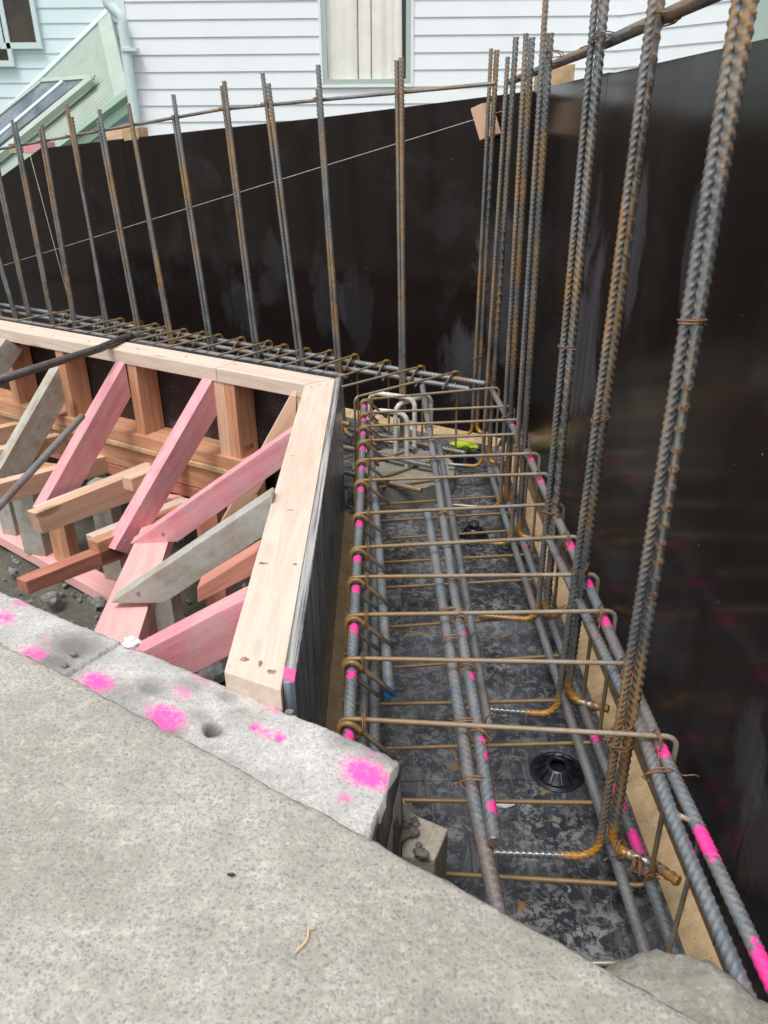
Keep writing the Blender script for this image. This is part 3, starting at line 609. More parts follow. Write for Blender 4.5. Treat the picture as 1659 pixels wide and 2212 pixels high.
link_Y = [(.913, .872), (1.061, 1.044), (1.190, 1.199), (1.323, 1.328), (1.442, 1.4856), (1.603, 1.647), (1.788, 1.824), (1.922, 1.960), (2.061, 2.11), (2.179, 2.229), (2.297, 2.353), (2.4255, 2.5466)]
for i, (yl, yr) in enumerate(link_Y):
    w_ = .408 if i < 9 else .40
    link_bar((-.055, yl, ZT), (w_-(.0 if i < 11 else .02), yr, ZT), ZB, label='rusty plain link crossing the near cage, %s from the camera' % ORD[i])
# hidden-end link nearest camera, only its lower leg shows
lo = bar('link_bar', [(.05, .745, ZB), (.408, .74, ZB), (.415, .74, -.83), (.38, .74, -.81)], .0037, MT['link'], bend=.018, segs=10); tag(lo, 'link whose rusty lower corner shows beside the nearest tall pair, under the right wall bars', 'link bar', CAGE)
# rear cage links: hook round the far rail
z4 = lambda x, y: (x/1.843*.6636, (600+y/1.843)*.6636); z5 = lambda x, y: ((800+x/1.843)*.6636, (600+y/1.843)*.6636)
hk = [z4(*q) for q in [(340, 765), (580, 790), (685, 805), (790, 825), (885, 840), (960, 850), (1065, 865), (1190, 880), (1300, 890), (1440, 910), (1590, 940)]]+[z5(*q) for q in [(225, 950), (360, 970), (505, 990), (640, 1020), (830, 1050), (1040, 1080), (1255, 1110)]]
for i, p in enumerate(hk[::-1]):
    q = on_z(*p, ZT+.014); t = float(np.dot(q-CR, BD)); off = .36
    d = _n(BN*-1*1.0+V3(.18, -.0, 0)) if i > 1 else _n(V3(.324, .262, 0)) if i == 0 else _n(V3(.42, .37, 0))
    hk_p = back(t, off, ZT+.006); near = hk_p-d*(.40 if i else .44)
    hk_p = hk_p+V3(0, 0, RNG.uniform(-.003, .003))
    link_bar(hk_p, (near[0], near[1], ZT+.006), ZB, label='rusty link across the rear cage, %s counting left from the corner' % ORD[i], group='link bars of the rear cage', tail=.07)
bar_o = None
# longitudinal rails
pl_ = [(on_z(x, y, ZT-.006), .017) for x, y in [(1440, 1632), (1345, 1450), (1315, 1345), (1280, 1262), (1228, 1172), (1160, 1040), (1145, 992), (1072, 850), (1083, 880), (1515, 1800)]]
pl_ = [((.402, yr-.012, ZT-.008), .021) for _, yr in link_Y]+[((.405, .70, ZT-.008), .034), ((.41, .535, ZT-.008), .038)]
RB = 'long ribbed bars of the near cage'
def rail(pts, r=.0086, label='', paint=(), rust=(), rib=.0016, m='rail', pitch=.0128, hand=1, segs=14, group=RB, bend=.06, ds=None, tw=0.0, wob=.0008):
    o = bar('ribbed_bar', pts, r, MT[m], rib=rib, pitch=pitch, hand=hand, paint=paint, rust=rust, segs=segs, bend=bend, ds=ds, twist=tw, wob=wob); return tag(o, label, 'rebar', group)
rail([(.374, 2.60, -.820), (.398, 1.97, -.8185), (.402, 1.3, -.819), (.400, .87, -.820), (.405, .55, -.820), (.412, .12, -.822)], label='long pink-marked ribbed bar nearest the right wall', paint=pl_)
rail([(.382, 1.62, -.868), (.384, .92, -.822), (.376, .745, -.822), (.374, .12, -.824)], label='ribbed bar lapped beside the pink-marked one along the right wall', hand=-1)
lp = [((-.052, yl-.020, ZT-.006), .019) for yl, _ in link_Y]
rail([(-.060, 2.45, -.8185), (-.055, 1.6, -.8185), (-.0535, .62, -.8185)], label='pink-marked ribbed bar held in the hooks on the left', paint=lp)
bar_o = rail([(-.048, 2.42, -.872), (-.012, 1.6, -.866), (.008, 1.062, -.866)], label='bluish ribbed bar ending in a blue cap below the hooks', m='rail')
cap = bar('bar_cap', [(.0078, 1.064, -.866), (.0084, 1.058, -.866)], .0101, MT['blue'], bar_o, segs=16)
rail([(-.034, 2.35, -.95), (-.022, 1.5, -.95), (-.020, .62, -.95)], label='ribbed bar running half way down the left side of the cage', hand=-1)
rail([(-.042, 2.35, -1.02), (-.044, .62, -1.02)], r=.0075, label='dark ribbed bar low on the left side of the cage, partly hidden')
rail([(-.045, 2.40, -1.098), (-.045, .62, -1.098)], label='lowest left ribbed bar on the bottom corner of the cage')
rail([(.138, 2.625, -.815), (.140, 1.78, -.819), (.138, 1.27, -.819), (.141, .96, -.819), (.138, .708, -.819)], label='middle ribbed bar with a cut end towards the camera', hand=-1,
     paint=[((.147, y, -.815), .012) for y in (.885, .855, 1.035, 1.155)]+[((.146, .76, -.815), .018)], rib=.001)
rail([(.106, 1.69, -.838), (.112, 1.28, -.832), (.118, .84, -.835), (.150, .30, -.84)], label='thick ribbed bar left of the middle pair that runs on under the slab', hand=1, r=.0092)
rail([(.172, 2.24, -.885), (.168, 1.03, -.883), (.168, .985, -.883)], label='lower ribbed bar to the right of the middle pair', r=.0078)
rail([(.375, 2.55, -1.098), (.380, 1.3, -1.098), (.382, 1.02, -1.099), (.377, .3, -1.10)], label='ribbed bar on the bottom right of the cage, left one of two', rib=.001)
rail([(.40, 2.55, -1.098), (.415, 1.2, -1.098), (.423, .94, -1.098), (.420, .3, -1.10)], label='pink-marked ribbed bar on the bottom right corner of the cage', m='rail', paint=[((.418, y, -1.093), .017) for y in (1.19, 1.06, 1.02, 1.48, 1.75, 1.98, 2.2, 2.33)]+[((.423, .945, -1.09), .028), ((.42, .915, -1.09), .02)])
# rear cage rails
RR = 'long ribbed bars of the rear cage'
rp = [(tuple(back(float(np.dot(on_z(*p, ZT)-CR, BD))-.012, .352, ZT-.004)), .013) for p in hk]
rail([tuple(back(-.05, .368, -.8195)), tuple(back(3.4, .352, -.8195))], label='pink-dotted ribbed bar in the hooks of the rear cage', paint=rp, group=RR, ds=.0022, rust=[(tuple(back(.04, .365, -.82)), .05, .7)])
rail([tuple(back(.0, .388, -.842)), tuple(back(3.4, .372, -.842))], label='ribbed bar lapped just below the pink-dotted rear bar', hand=-1, group=RR, ds=.0022)
rail([tuple(back(.42, .53, -.822)), tuple(back(3.4, .555, -.822))], label='rear middle ribbed bar ending rusty at the cage corner', group=RR, ds=.0022, rust=[(tuple(back(.42, .53, -.822)), .09, .8)])
rail([tuple(back(.47, .575, -.828)), tuple(back(3.4, .578, -.828))], label='rear middle ribbed bar nearer the camera with pink dots', hand=-1, group=RR, ds=.0022, paint=[(tuple(back(t, .57, -.820)), .014) for t in (.62, .75, 1.0)], rust=[(tuple(back(.47, .575, -.828)), .04, .7)])
rail([tuple(back(.62, .72, -.83)), tuple(back(2.0, .74, -.83))], label='rear ribbed bar close behind the timber form', group=RR, ds=.0024)
rail([tuple(back(.3, .70, -.93)), tuple(back(2.0, .74, -.93))], label='dark ribbed bar lower behind the end of the timber form', group=RR, ds=.0024, m='bar')
rail([tuple(back(.02, .36, -1.098)), tuple(back(3.2, .36, -1.098))], label='lowest far ribbed bar of the rear cage', group=RR, ds=.0024, m='bar')
rail([tuple(back(.0, .73, -1.098)), tuple(back(2.6, .74, -1.098))], label='lowest near ribbed bar of the rear cage with pink mark', group=RR, ds=.0024, m='bar', paint=[(tuple(back(.42, .735, -1.09)), .02), (tuple(back(.78, .735, -1.09)), .02)])
rail([tuple(back(.05, .55, -1.09)), tuple(back(2.6, .55, -1.09))], label='lowest middle ribbed bar of the rear cage', group=RR, ds=.0024, m='bar')

# tall starter bars along the right wall: each pair has one bar with foot left, one with foot right
TG = 'tall ribbed starter bars along the right wall'
near = [  # name, bottom point, top point, foot vector list, radius
 ('nearest', (.376, .932, -1.092), (.373, .936, .26), [(.058, -.040, .006), (.085, -.078, .012)], (.350, .918, -1.098), (.366, .946, .24), [(-.185, .006, .006)]),
 ('second', (.383, 1.310, -1.092), (.395, 1.305, .30), [(.075, -.045, .010)], (.352, 1.268, -1.098), (.376, 1.27, .22), [(-.185, .01, .012)]),
 ('third', (.392, 1.600, -1.092), (.388, 1.60, .34), [(.06, .04, .012)], (.374, 1.612, -1.098), (.378, 1.62, .33), [(-.14, .015, .006)]),
 ('fourth', (.395, 2.03, -1.092), (.380, 2.03, .175), [(.06, -.03, .012)], (.368, 2.0, -1.098), (.359, 2.0, .28), [(-.17, .015, .006)]),
 ('fifth', (.392, 2.27, -1.092), (.380, 2.27, .187), [(.05, .04, .012)], (.368, 2.235, -1.098), (.360, 2.24, .193), [(-.16, .02, .006)]),
 ('sixth', (.378, 2.60, -1.092), (.390, 2.60, .215), [(.05, -.04, .012)], (.352, 2.575, -1.098), (.366, 2.575, .165), [(-.12, .01, .006)]),
 ('seventh', (.368, 2.90, -1.092), (.376, 2.90, .205), [(.05, -.05, .012)], (.348, 2.885, -1.098), (.356, 2.885, .208), [(-.14, -.02, .006)]),
]
lettered = {}
LZ = dict(nearest=(-.60, -.285), second=(-.23, .115), third=(-.78, -.47), sixth=(-.62, -.30), seventh=(-.33, .0))
for i, (nm, b1, t1, f1, b2, t2, f2) in enumerate(near):
    b1, t1, b2, t2 = map(np.array, (b1, t1, b2, t2)); ft = [b1+np.array(f) for f in f1]
    ds = .0018 if i < 3 else .0021
    o = bar('ribbed_bar', [t1, b1]+ft, .0078, MT['bar'], rib=.0017, pitch=.0138, ds=ds, segs=16 if i < 3 else 12, bend=.034, hand=1, twist=.3,
            rust=[(b1+V3(0, 0, .02), .055, 1.0), (ft[-1], .05, .9)], mark=(t1[2]-LZ[nm][1], t1[2]-LZ[nm][0]) if nm in LZ else None)
    tag(o, 'tall thick ribbed bar with rusty foot turned to the wall, of the %s pair' % nm, 'rebar', TG); lettered[nm] = (o, b1, t1)
    e2 = b2+np.array(f2[0])
    o = bar('ribbed_bar', [t2, b2, e2], .0060, MT['bar'], rib=.0014, pitch=.0108, ds=.0017 if i < 3 else .002, segs=14 if i < 3 else 10, bend=.034, hand=-1, twist=.9,
            rust=[(b2+V3(-.02, 0, .02), .062, 1.0), (e2, .02, .7)])
    tag(o, 'tall thinner ribbed bar with its foot across the trench, of the %s pair' % nm, 'rebar', TG)
    # loops of tie wire that bind the pair
# raised mill lettering on the thick bars
def letters(nm, z0, z1, text='16 S E I S M I C 5 0 0 E'):
    o, b_, t_ = lettered[nm]; b_, t_ = np.array(b_), np.array(t_)
    ax = _n(t_-b_); n_ch = text.split(' ') if ' ' in text else list(text)
    for k, ch in enumerate(n_ch):
        z = z0+(z1-z0)*k/(len(n_ch)-1); p = b_+(t_-b_)*((z-b_[2])/(t_[2]-b_[2])); vd = _n(-p); vd = _n(vd-ax*np.dot(vd, ax)); sd_ = np.cross(vd, ax)
        vd = _n(vd*1.0+sd_*-.15)
        mw = frame(p+vd*.0092, tuple(ax), tuple(vd)); me_o = text_mesh('raised_letter', ch, .0128, mw, MT['wire'], None, extrude=.0007, bold=.0003)
        me_o.parent = o; me_o.matrix_parent_inverse = o.matrix_basis.inverted()
for nm in LZ: letters(nm, LZ[nm][0]+.008, LZ[nm][1]-.008)

# tall starter bars in front of the rear wall
OV = .395
pairs_px = [((857, 130), (866, 816), (867, 124), (873, 823)), ((686, 192), (727, 789), (687, 140), (735, 795)), ((567, 157), (646, 792), (580, 180), (655, 795)),
 ((479, 185), (552, 773), (484, 175), (560, 775)), ((374, 248), (453, 757), (374, 204), (461, 760)), ((282, 255), (367, 740), (277, 223), (374, 742)),
 ((212, 262), (299, 730), (214, 236), (306, 733)), ((155, 252), (229, 714), (143, 223), (236, 716)), ((85, 277), (160, 703), (90, 268), (165, 705)),
 ((25, 258), (110, 690), (32, 263), (115, 692)), ((-28, 285), (61, 683), (-22, 280), (66, 684)), ((-80, 300), (29, 676), (-76, 295), (34, 678)), ((-130, 300), (-5, 672), (-125, 300), (0, 673))]
BG = 'tall ribbed starter bars before the rear wall'
P0o = back(0, OV, 0)
for i, (ta, ba, tb, bb) in enumerate(pairs_px):
    for j, (tp, bt) in enumerate(((ta, ba), (tb, bb))):
        T_ = on_pl(*tp, P0o+BN*.006*j, BN); B_ = on_pl(*bt, P0o+BN*.006*j, BN); d = (B_-T_)/(B_[2]-T_[2])*1.0
        Bz = T_+d*(-1.095-T_[2])
        if abs(np.dot(Bz-T_, BD)) > .12: pass
        foot = Bz+(BD*(.12 if j == 0 else -.06)+BN*.03)
        o = bar('ribbed_bar', [T_, Bz, foot], .0075 if j else .0068, MT['bar'], rib=.0015, pitch=.0125, ds=.0018, segs=12, bend=.03, hand=1 if j else -1, twist=.2+.5*j, rust=[(Bz, .06, 1.0)])
        tag(o, '%s tall ribbed bar of the %s pair left of the corner' % (('left', 'right')[j], ORD[i]), 'rebar', BG)
# horizontal tie bars at the top
q = [on_pl(*p, back(0, .375, 0), BN) for p in [(-60, 337), (0, 322), (115, 301), (480, 236), (863, 200), (1070, 180)]]
o = bar('ribbed_bar', q, .0055, MT['bar'], rib=.0008, pitch=.009, segs=10, bend=.2); tag(o, 'thin ribbed tie bar running level across the tops of the rear bars', 'rebar')
q = [on_x(*p, .425) for p in [(1027, 196), (1115, 172), (1275, 112), (1435, 44)]]; q = [V3(.412, 2.83, .112), V3(.412, 1.80, .123), V3(.405, .85, .142)]
o = bar('ribbed_bar', q, .0085, MT['bar'], rib=.0017, pitch=.0100, segs=14, bend=.2); tag(o, 'thick ribbed tie bar behind the tops of the right-hand bars', 'rebar')

# ---------------- tie wires
TW = 'rusty tie wires round bar crossings'
def tie(c, axis, rad, label, turns=2, wr=.0011, tail=.03, tdir=None, spread=.0035, squash=1.0, ud=None):
    axis = _n(np.array(axis, float)+RNG.uniform(-.16, .16, 3)); ref = V3(0, 0, 1) if abs(axis[2]) < .9 else V3(1, 0, 0); u = _n(np.cross(axis, ref)) if ud is None else _n(ud); v = np.cross(axis, u); pts = []
    k0 = RNG.uniform(0, 6); nn = 14*turns
    td = _n(tdir) if tdir is not None else _n(-u*.6-V3(0, .6, .3))
    for k in range(nn+1):
        a = k/14*2*math.pi; rr = rad*(1+.13*math.sin(a*1.7+k0)+.05*math.sin(a*3.3+k0*2)); pts.append(np.array(c)+u*math.cos(a)*rr+v*math.sin(a)*rr*squash+axis*(k/nn-.5)*2*spread)
    st = pts[-1]
    for k in range(1, 5): pts.append(st+td*tail*k/4+V3(.0015*math.sin(k*2.2), 0, .0015*math.cos(k*2.2)))
    P = np.array(pts); S = np.concatenate([[0], np.cumsum(np.linalg.norm(np.diff(P, axis=0), axis=1))])
    me, org = sweep_mesh('tie_wire', P, S, wr, 6); o = link('tie_wire', me, MT['wire'], None, Matrix.Translation(org)); return tag(o, label, 'tie wire', TW)
for i, (yl, yr) in enumerate(link_Y):
    tie((-.036, yl+.002, ZT-.006), (1, 0, .0), .0135, 'tie wire at the hook of the %s link from the camera' % ORD[i], squash=1.5, tdir=(.3, -.3, -.8), tail=.02)
    if i < 9: tie((.392, yr, ZT-.006), (1, .0, 0), .014, 'tie wire on the right end of the %s link from the camera' % ORD[i], squash=1.3, tail=.022, tdir=(-.4, -.5, -.6))
    ym = yl+(yr-yl)*.42
    if i in (0, 1, 2, 3, 5, 7, 8, 9): tie((.137, ym-.004, ZT-.010), (.45, 1, 0), .0135, 'tie wire where the %s link crosses the middle bar' % ORD[i], tail=.03, tdir=(RNG.uniform(-1, 1), -.4, .3))
    if i < 10: tie((-.07, yl, ZT-.075), (0, 0, 1), .0085, 'tie wire low on the left leg of the %s link' % ORD[i], tail=.016, tdir=(-.8, -.5, .1), turns=1)
for y in (1.145, 1.235, .93, .81): tie((.127, y, ZT-.024), (0, 1, .1), .024, {1.145: 'tie wire binding the middle bars between second and third links', 1.235: 'tie wire binding the middle bars between third and fourth links', .93: 'tie wire with a wound knot on the middle bars near the first link', .81: 'tie wire round the middle bars nearest their cut end'}[y], squash=.56, tail=.035, tdir=(.3, -.3, .8), wr=.0013)
tie((.385, .82, -.822), (0, 1, .3), .0235, 'tie wire round both bars along the right wall beyond the first link', squash=.6, tail=.03, tdir=(1, -.1, .0))
for i, (nm, b1, t1, f1, b2, t2, f2) in enumerate(near):
    b1, t1, b2, t2 = map(np.array, (b1, t1, b2, t2))
    for zz in ([-.83, -.60] if i == 0 else [-.79] if i > 2 else [-.76, -.46] if i == 1 else [-.80, -.42]):
        if i == 0 and zz == -.60: zz = -.215
        p1 = b1+(t1-b1)*((zz-b1[2])/(t1[2]-b1[2])); p2 = b2+(t2-b2)*((zz-b2[2])/(t2[2]-b2[2])); rad = np.linalg.norm(p1-p2)/2+.0095
        tie((p1+p2)/2, (.05, .0, 1), rad, 'tie wire binding the %s tall pair %s' % (nm, 'at link level' if zz < -.7 else 'well above the links'), squash=.0105/rad, tail=.02, tdir=(-1, -.3, 0.1), wr=.0012, ud=(p1-p2)*V3(1, 1, 0))
    if i < 4:
        zz = .128; p1 = b1+(t1-b1)*((zz-b1[2])/(t1[2]-b1[2])); tie(p1+V3(.008, .0, 0), (.1, .4, 1), .022, 'tie wire holding the thick tie bar to the top of the %s pair' % nm, tail=.04, tdir=(-1, -.1, -.15), wr=.0012)
for i, (ta, ba, tb, bb) in enumerate(pairs_px[:10]):
    p = on_pl((ta[0]+tb[0])/2, on_y(0, 0, 1)[0]*0+{0: 200, 1: 213, 2: 224, 3: 236, 4: 256, 5: 272, 6: 283, 7: 294, 8: 305, 9: 313}[i], P0o, BN)
    tie(p, (.1, .1, 1), .0145, 'tie wire at the top tie bar on the %s rear pair' % ORD[i], tail=.02, tdir=(.6, -.5, .3))

for k_, (p_, ax_, rd_) in enumerate([((.405, .892, -1.088), (1, -.8, .1), .0125), ((.412, .884, -1.086), (1, -.5, .3), .013), ((.385, .912, -1.075), (.6, -.6, .6), .014), ((.425, .872, -1.082), (.8, -.8, 0), .0125), ((.360, .925, -.86), (.1, .2, 1), .017)]):
    tie(p_, ax_, rd_, ['tie wire round the rusty foot of the nearest pair, closest to the bar bend', 'tie wire round the middle of the rusty foot of the nearest pair', 'loose tie wire at the heel of the nearest pair', 'tie wire nearest the end of the rusty foot turned to the wall', 'thin tie wire just above the nearest link on the nearest pair'][k_], tail=.045, tdir=(RNG.uniform(-.6, .6), -.4, RNG.uniform(.2, 1)), wr=.0012, turns=3)
# ---------------- pile head with white hooked bars
pc = on_z(872, 1018, -1.13)
bm = bmesh.new(); bmesh.ops.create_cone(bm, cap_ends=True, segments=48, radius1=.185, radius2=.185, depth=.10)
bmesh.ops.subdivide_edges(bm, edges=list(bm.edges), cuts=3, use_grid_fill=True)
for v in bm.verts:
    n_ = mnoise.fractal(v.co*14, 1, 2, 3); v.co += Vector((v.co.x, v.co.y, 0)).normalized()*.006*n_ if v.co.xy.length > .1 else Vector(); v.co.z += .007*mnoise.fractal(v.co*20, 1, 2, 3)
me = bpy.data.meshes.new('pile_head'); bm.to_mesh(me); bm.free()
tag(link('pile_head', me, MT['pile'], None, Matrix.Translation((pc[0], pc[1], -1.165))), 'round rough concrete pile head rising through the trench floor at the corner', 'pile')
def hook(b1px, tpx, left, label, zt_):
    b_ = on_z(*b1px, -1.13); t_ = V3(b_[0], b_[1], zt_); l_ = t_+np.array(left); o = bar('hooked_bar', [b_+V3(0, 0, -.03), t_, l_, l_+V3(0, 0, -.20)], .0088, MT['whitebar'], rib=.001, pitch=.012, segs=12, bend=.035)
    tag(o, label, 'rebar', 'white hooked bars in the pile head')
hook((855, 984), None, (.135, .09, .012), 'white-coated hooked bar at the back of the pile head', -.93)
hook((879, 1017), None, (-.125, .04, .0), 'white-coated hooked bar nearest the camera in the pile head', -.912)
hook((895, 985), None, (-.165, .06, .008), 'white-coated hooked bar on the right of the pile head', -.905)

# ---------------- plastic bar chairs
def chair(c, s, label, h=1.0):
    root = empty('bar_chair', tuple(c), label, 'bar chair', 'black plastic bar chairs'); c = np.array(c)
    def lathe(name, prof, seg=40):
        V = np.array([[[r*math.cos(a)*s, r*math.sin(a)*s, z*s*h] for r, z in prof] for a in np.linspace(0, 2*math.pi, seg+1)])+c; return grid_mesh(name, V, MT['plastic'], parent=root)
    lathe('base_disc', [(.0, .004), (.046, .004), (.052, .006), (.053, .002), (.050, .0)])
    lathe('base_rim', [(.044, .004), (.046, .010), (.049, .010), (.050, .004)])
    lathe('cone', [(.038, .004), (.030, .020), (.024, .036), (.021, .042), (.016, .042), (.016, .030)])
    for k in range(12):
        a = k*math.pi/6; d = V3(math.cos(a), math.sin(a), 0)
        beam('rib', c+d*.041*s+V3(0, 0, .006*s), c+d*.022*s+V3(0, 0, .040*s*h), .002*s, .008*s, d, MT['plastic'], root, bev=0)
    P = np.array([c+V3(.016*math.cos(a)*s, 0, (.052*h+.016*math.sin(a))*s) for a in np.linspace(math.pi*-.15, math.pi*1.15, 14)]); P = np.concatenate([P[:1]+V3(0, 0, -.01*s), P])
    bar('clip', list(P), .0022*s, MT['plastic'], root, segs=8, bend=.001)
chair(on_z(1022, 1163, ZF), .95, 'black plastic bar chair in the middle distance between the cage bars')
chair(on_z(1203, 1668, ZF), 1.05, 'black plastic bar chair nearest the camera beside the bottom bars', .5)
chair(on_z(1004, 1000, ZF+.0), 1.0, 'black plastic bar chair beside the lime glove')
chair(on_z(962, 992, ZF+.0), .9, 'black plastic bar chair against the pile head')
# glove
gc = on_z(1003, 962, -1.155)
root = lump('work_glove', tuple(gc), (.062, .024, .014), MT['lime'], 3, sub=4, rough=.18, rot=-.35); tag(root, 'lime green work glove with black cuff lying at the cage corner', 'glove')
cuff = lump('cuff', tuple(gc+V3(.062, -.016, -.004)), (.022, .022, .013), MT['black'], 5, sub=3, rough=.2, rot=-.35); cuff.parent = root; cuff.matrix_parent_inverse = root.matrix_basis.inverted()
tag(lump('white_scrap', tuple(on_z(1088, 1737, ZF+.006)), (.020, .008, .008), MT['white'], 2, sub=2), 'white scrap lying beside the middle bars on the floor', 'scrap')
for i, (x, y) in enumerate([(845, 1492), (838, 1710), (1170, 1778)]):
    p = on_z(x, y, ZF+.003); o = bar('wire_offcut', [p, p+V3(.012, .005, 0), p+V3(.03, .0, .001)], .0014, MT['wire'], segs=6, bend=.004); tag(o, ['wire offcut on the floor by the blue cap', 'rusty wire offcut on the floor beside the ledge', 'wire offcut on the floor left of the nearest foot'][i], 'wire', 'wire offcuts')

# ================================================================== EXISTING CONCRETE
ZS = -.70; ZL = -.742
ex = np.linspace(-2.2, .495, 300)
def edge_y(x): return np.interp(x, [-2.2, -.346, .277, .5], [2.05, .832, .412, .262])
vv = np.concatenate([[0, .0, .0, .004, .012], np.linspace(.02, .75, 95), np.linspace(.8, 3.5, 20)])
U, Vv = np.meshgrid(ex, vv, indexing='ij')
base = np.stack([U, edge_y(U)-Vv, np.full_like(U, ZS)], 2)
nz = vnoise(base, 26, 3, 4); nz2 = vnoise(base, 5, 9, 3)
P_ = base.copy(); P_[..., 2] += .0012*nz+.003*nz2*0.5
P_[..., 1] += np.where(Vv < .02, 1, 0)*(.0045*vnoise(base, 30, 2, 4)+.0015*nz2+.003*vnoise(base, 110, 4, 2))
P_[:, 0, 2] = ZS-.30; P_[:, 1, 2] = ZS-.03; P_[:, 2, 2] -= .003; P_[:, 3, 2] -= .0008
col = np.zeros(P_.shape[:2]+(4,)); col[..., 3] = 1
tag(grid_mesh('concrete_slab', P_, MT['slab'], col), kind='structure')
# ledge (a strip cut lower, ground pale, with pink spray)
eL = np.array([[.016, .775], [-.142, .874], [-.684, 1.199], [-1.9, 1.93]])
def ledge_edge(u):
    s = np.concatenate([[0], np.cumsum(np.linalg.norm(np.diff(eL, axis=0), axis=1))]); return np.stack([np.interp(u, s, eL[:, 0]), np.interp(u, s, eL[:, 1])], -1)
uu = np.concatenate([[0, 0, 0, .002], np.linspace(.006, 1.35, 330), np.linspace(1.4, 2.1, 14)]); wv_ = np.concatenate([[0, 0, 0, .003], np.linspace(.008, .30, 80)])
UU, WW = np.meshgrid(uu, wv_, indexing='ij'); E_ = ledge_edge(UU.ravel()).reshape(UU.shape+(2,))
inn = V3(-.18, -.98)[:2] if False else np.array([-.30, -.95])
P_ = np.stack([E_[..., 0]+inn[0]*WW, E_[..., 1]+inn[1]*WW, np.full_like(UU, ZL)], 2)
bs_ = P_.copy(); n1 = vnoise(bs_, 30, 5, 4); n2 = vnoise(bs_, 9, 1, 3)
P_[..., 2] += .0010*n1+.0010*n2
edge = np.exp(-WW/.007); P_[..., 1] += edge*.004*n1+edge*.002*n2+edge*.003*vnoise(bs_, 90, 2, 2); P_[..., 2] -= edge*.004*(1+n1)
eU = np.exp(-UU/.006); P_[..., 0] += eU*.004*n1; P_[..., 2] -= eU*.003*(1+n1)
col = np.zeros(P_.shape[:2]+(4,)); col[..., 3] = 1
def spot(px, rad, k, ch=1, fn=E8, asp=1.6):
    c = on_z(*fn(*px), ZL); d = bs_[..., :2]-c[:2]; al = np.array([.85, -.52]); a = d@al; b_ = d@np.array([.52, .85])
    rr = np.sqrt((a/asp)**2+b_**2)/(rad*(.8 if ch == 1 else 1)); col[..., ch] = np.maximum(col[..., ch], k*np.clip(1.35-rr*.9, 0, 1))
for px, rad, k in [((90, 640), .016, .8), ((10, 705), .024, .9), ((200, 800), .018, .4), ((325, 738), .016, .35), ((155, 865), .024, .85), ((435, 995), .027, 1.0), ((598, 850), .013, .45), ((500, 915), .016, .2),
   ((820, 1040), .022, .55), ((745, 1145), .030, .95), ((1235, 1105), .018, .7), ((930, 970), .022, .6), ((1190, 1215), .018, .6), ((1148, 1185), .007, 1.0), ((1260, 1232), .009, 1.0)]: spot(px, rad, k)
K5 = lambda x, y: ((1100+x/2.074)*.6636, (2300+y/2.074)*.6636)
for px, rad, k in [((190, 455), .029, 1.15), ((225, 500), .017, 1.0), ((50, 618), .012, .75), ((235, 310), .013, .4)]: spot(px, rad, k, fn=K5)
spot((955, 1200), .010, 1.3, 0); 
for px, rad, k in [((330, 830), .035, .9), ((250, 900), .03, .8), ((900, 1150), .012, .5), ((1010, 1060), .012, .6), ((1090, 1130), .010, .5), ((680, 1020), .018, .7), ((730, 1190), .02, .8), ((860, 1010), .016, .5), ((560, 1060), .03, .4), ((1080, 1010), .01, .5), ((1100, 1150), .02, .35)]: spot(px, rad, k, 0)
spot((270, 330), .018, .55, 0, K5, 3); spot((60, 240), .02, .5, 0, K5)
def dent(px, rad, depth, fn=E8, asp=1.0, soft=2.0):
    c = on_z(*fn(*px), ZL); d = bs_[..., :2]-c[:2]; a = d@np.array([.85, -.52]); b_ = d@np.array([.52, .85]); rr = np.sqrt((a/asp)**2+b_**2)/rad; P_[..., 2] -= depth*np.exp(-rr**(2*soft))
dent((955, 1200), .0095, .03); dent((300, 850), .028, .004, asp=1.8); dent((730, 1195), .012, .006, asp=1.6); dent((1148, 1187), .005, .01); dent((1258, 1235), .006, .01)
dent((800, 1230), .03, .004, asp=2.0, soft=3); dent((1150, 1290), .035, .005, asp=2.5, soft=3); dent((680, 1020), .012, .004)
# saw cut joint across the ledge
c0, c1 = on_z(*E8(545, 812), ZL)[:2], on_z(*E8(370, 925), ZL)[:2]; jd = _n(c1-c0); rel = bs_[..., :2]-c0; al = rel@jd; pr = np.abs(rel@np.array([-jd[1], jd[0]]))
jm = (pr < .0028) & (al > -.05) & (al < .2); P_[..., 2] -= jm*.012; col[..., 0] = np.maximum(col[..., 0], jm*1.0)
P_[:, 0, 2] = ZL-.28; P_[:, 1, 2] = ZL-.05+.004*n1[:, 1]; P_[0, :, 2] = ZL-.28; P_[1, :, 2] = ZL-.10; P_[1, :, 0] += .004
col[:3, :, 1] = 0; col[:, :3, 1] *= .5
o = grid_mesh('concrete_ledge', P_, MT['ledge'], col); tag(o, kind='structure')
# end face of the ledge; its shade is put in as a dark concrete colour
a_ = np.array([.020, .777]); b_ = a_+inn*.31
V = np.array([[[a_[0]+(b_[0]-a_[0])*s+.004*math.sin(s*17+z*50), a_[1]+(b_[1]-a_[1])*s, z] for z in np.linspace(ZL-.006, ZL-.32, 14)] for s in np.linspace(0, 1, 24)])
V[..., 0] += .004*vnoise(V, 40, 2, 3); tag(grid_mesh('ledge_side', V, MT['rough_conc']), kind='structure')
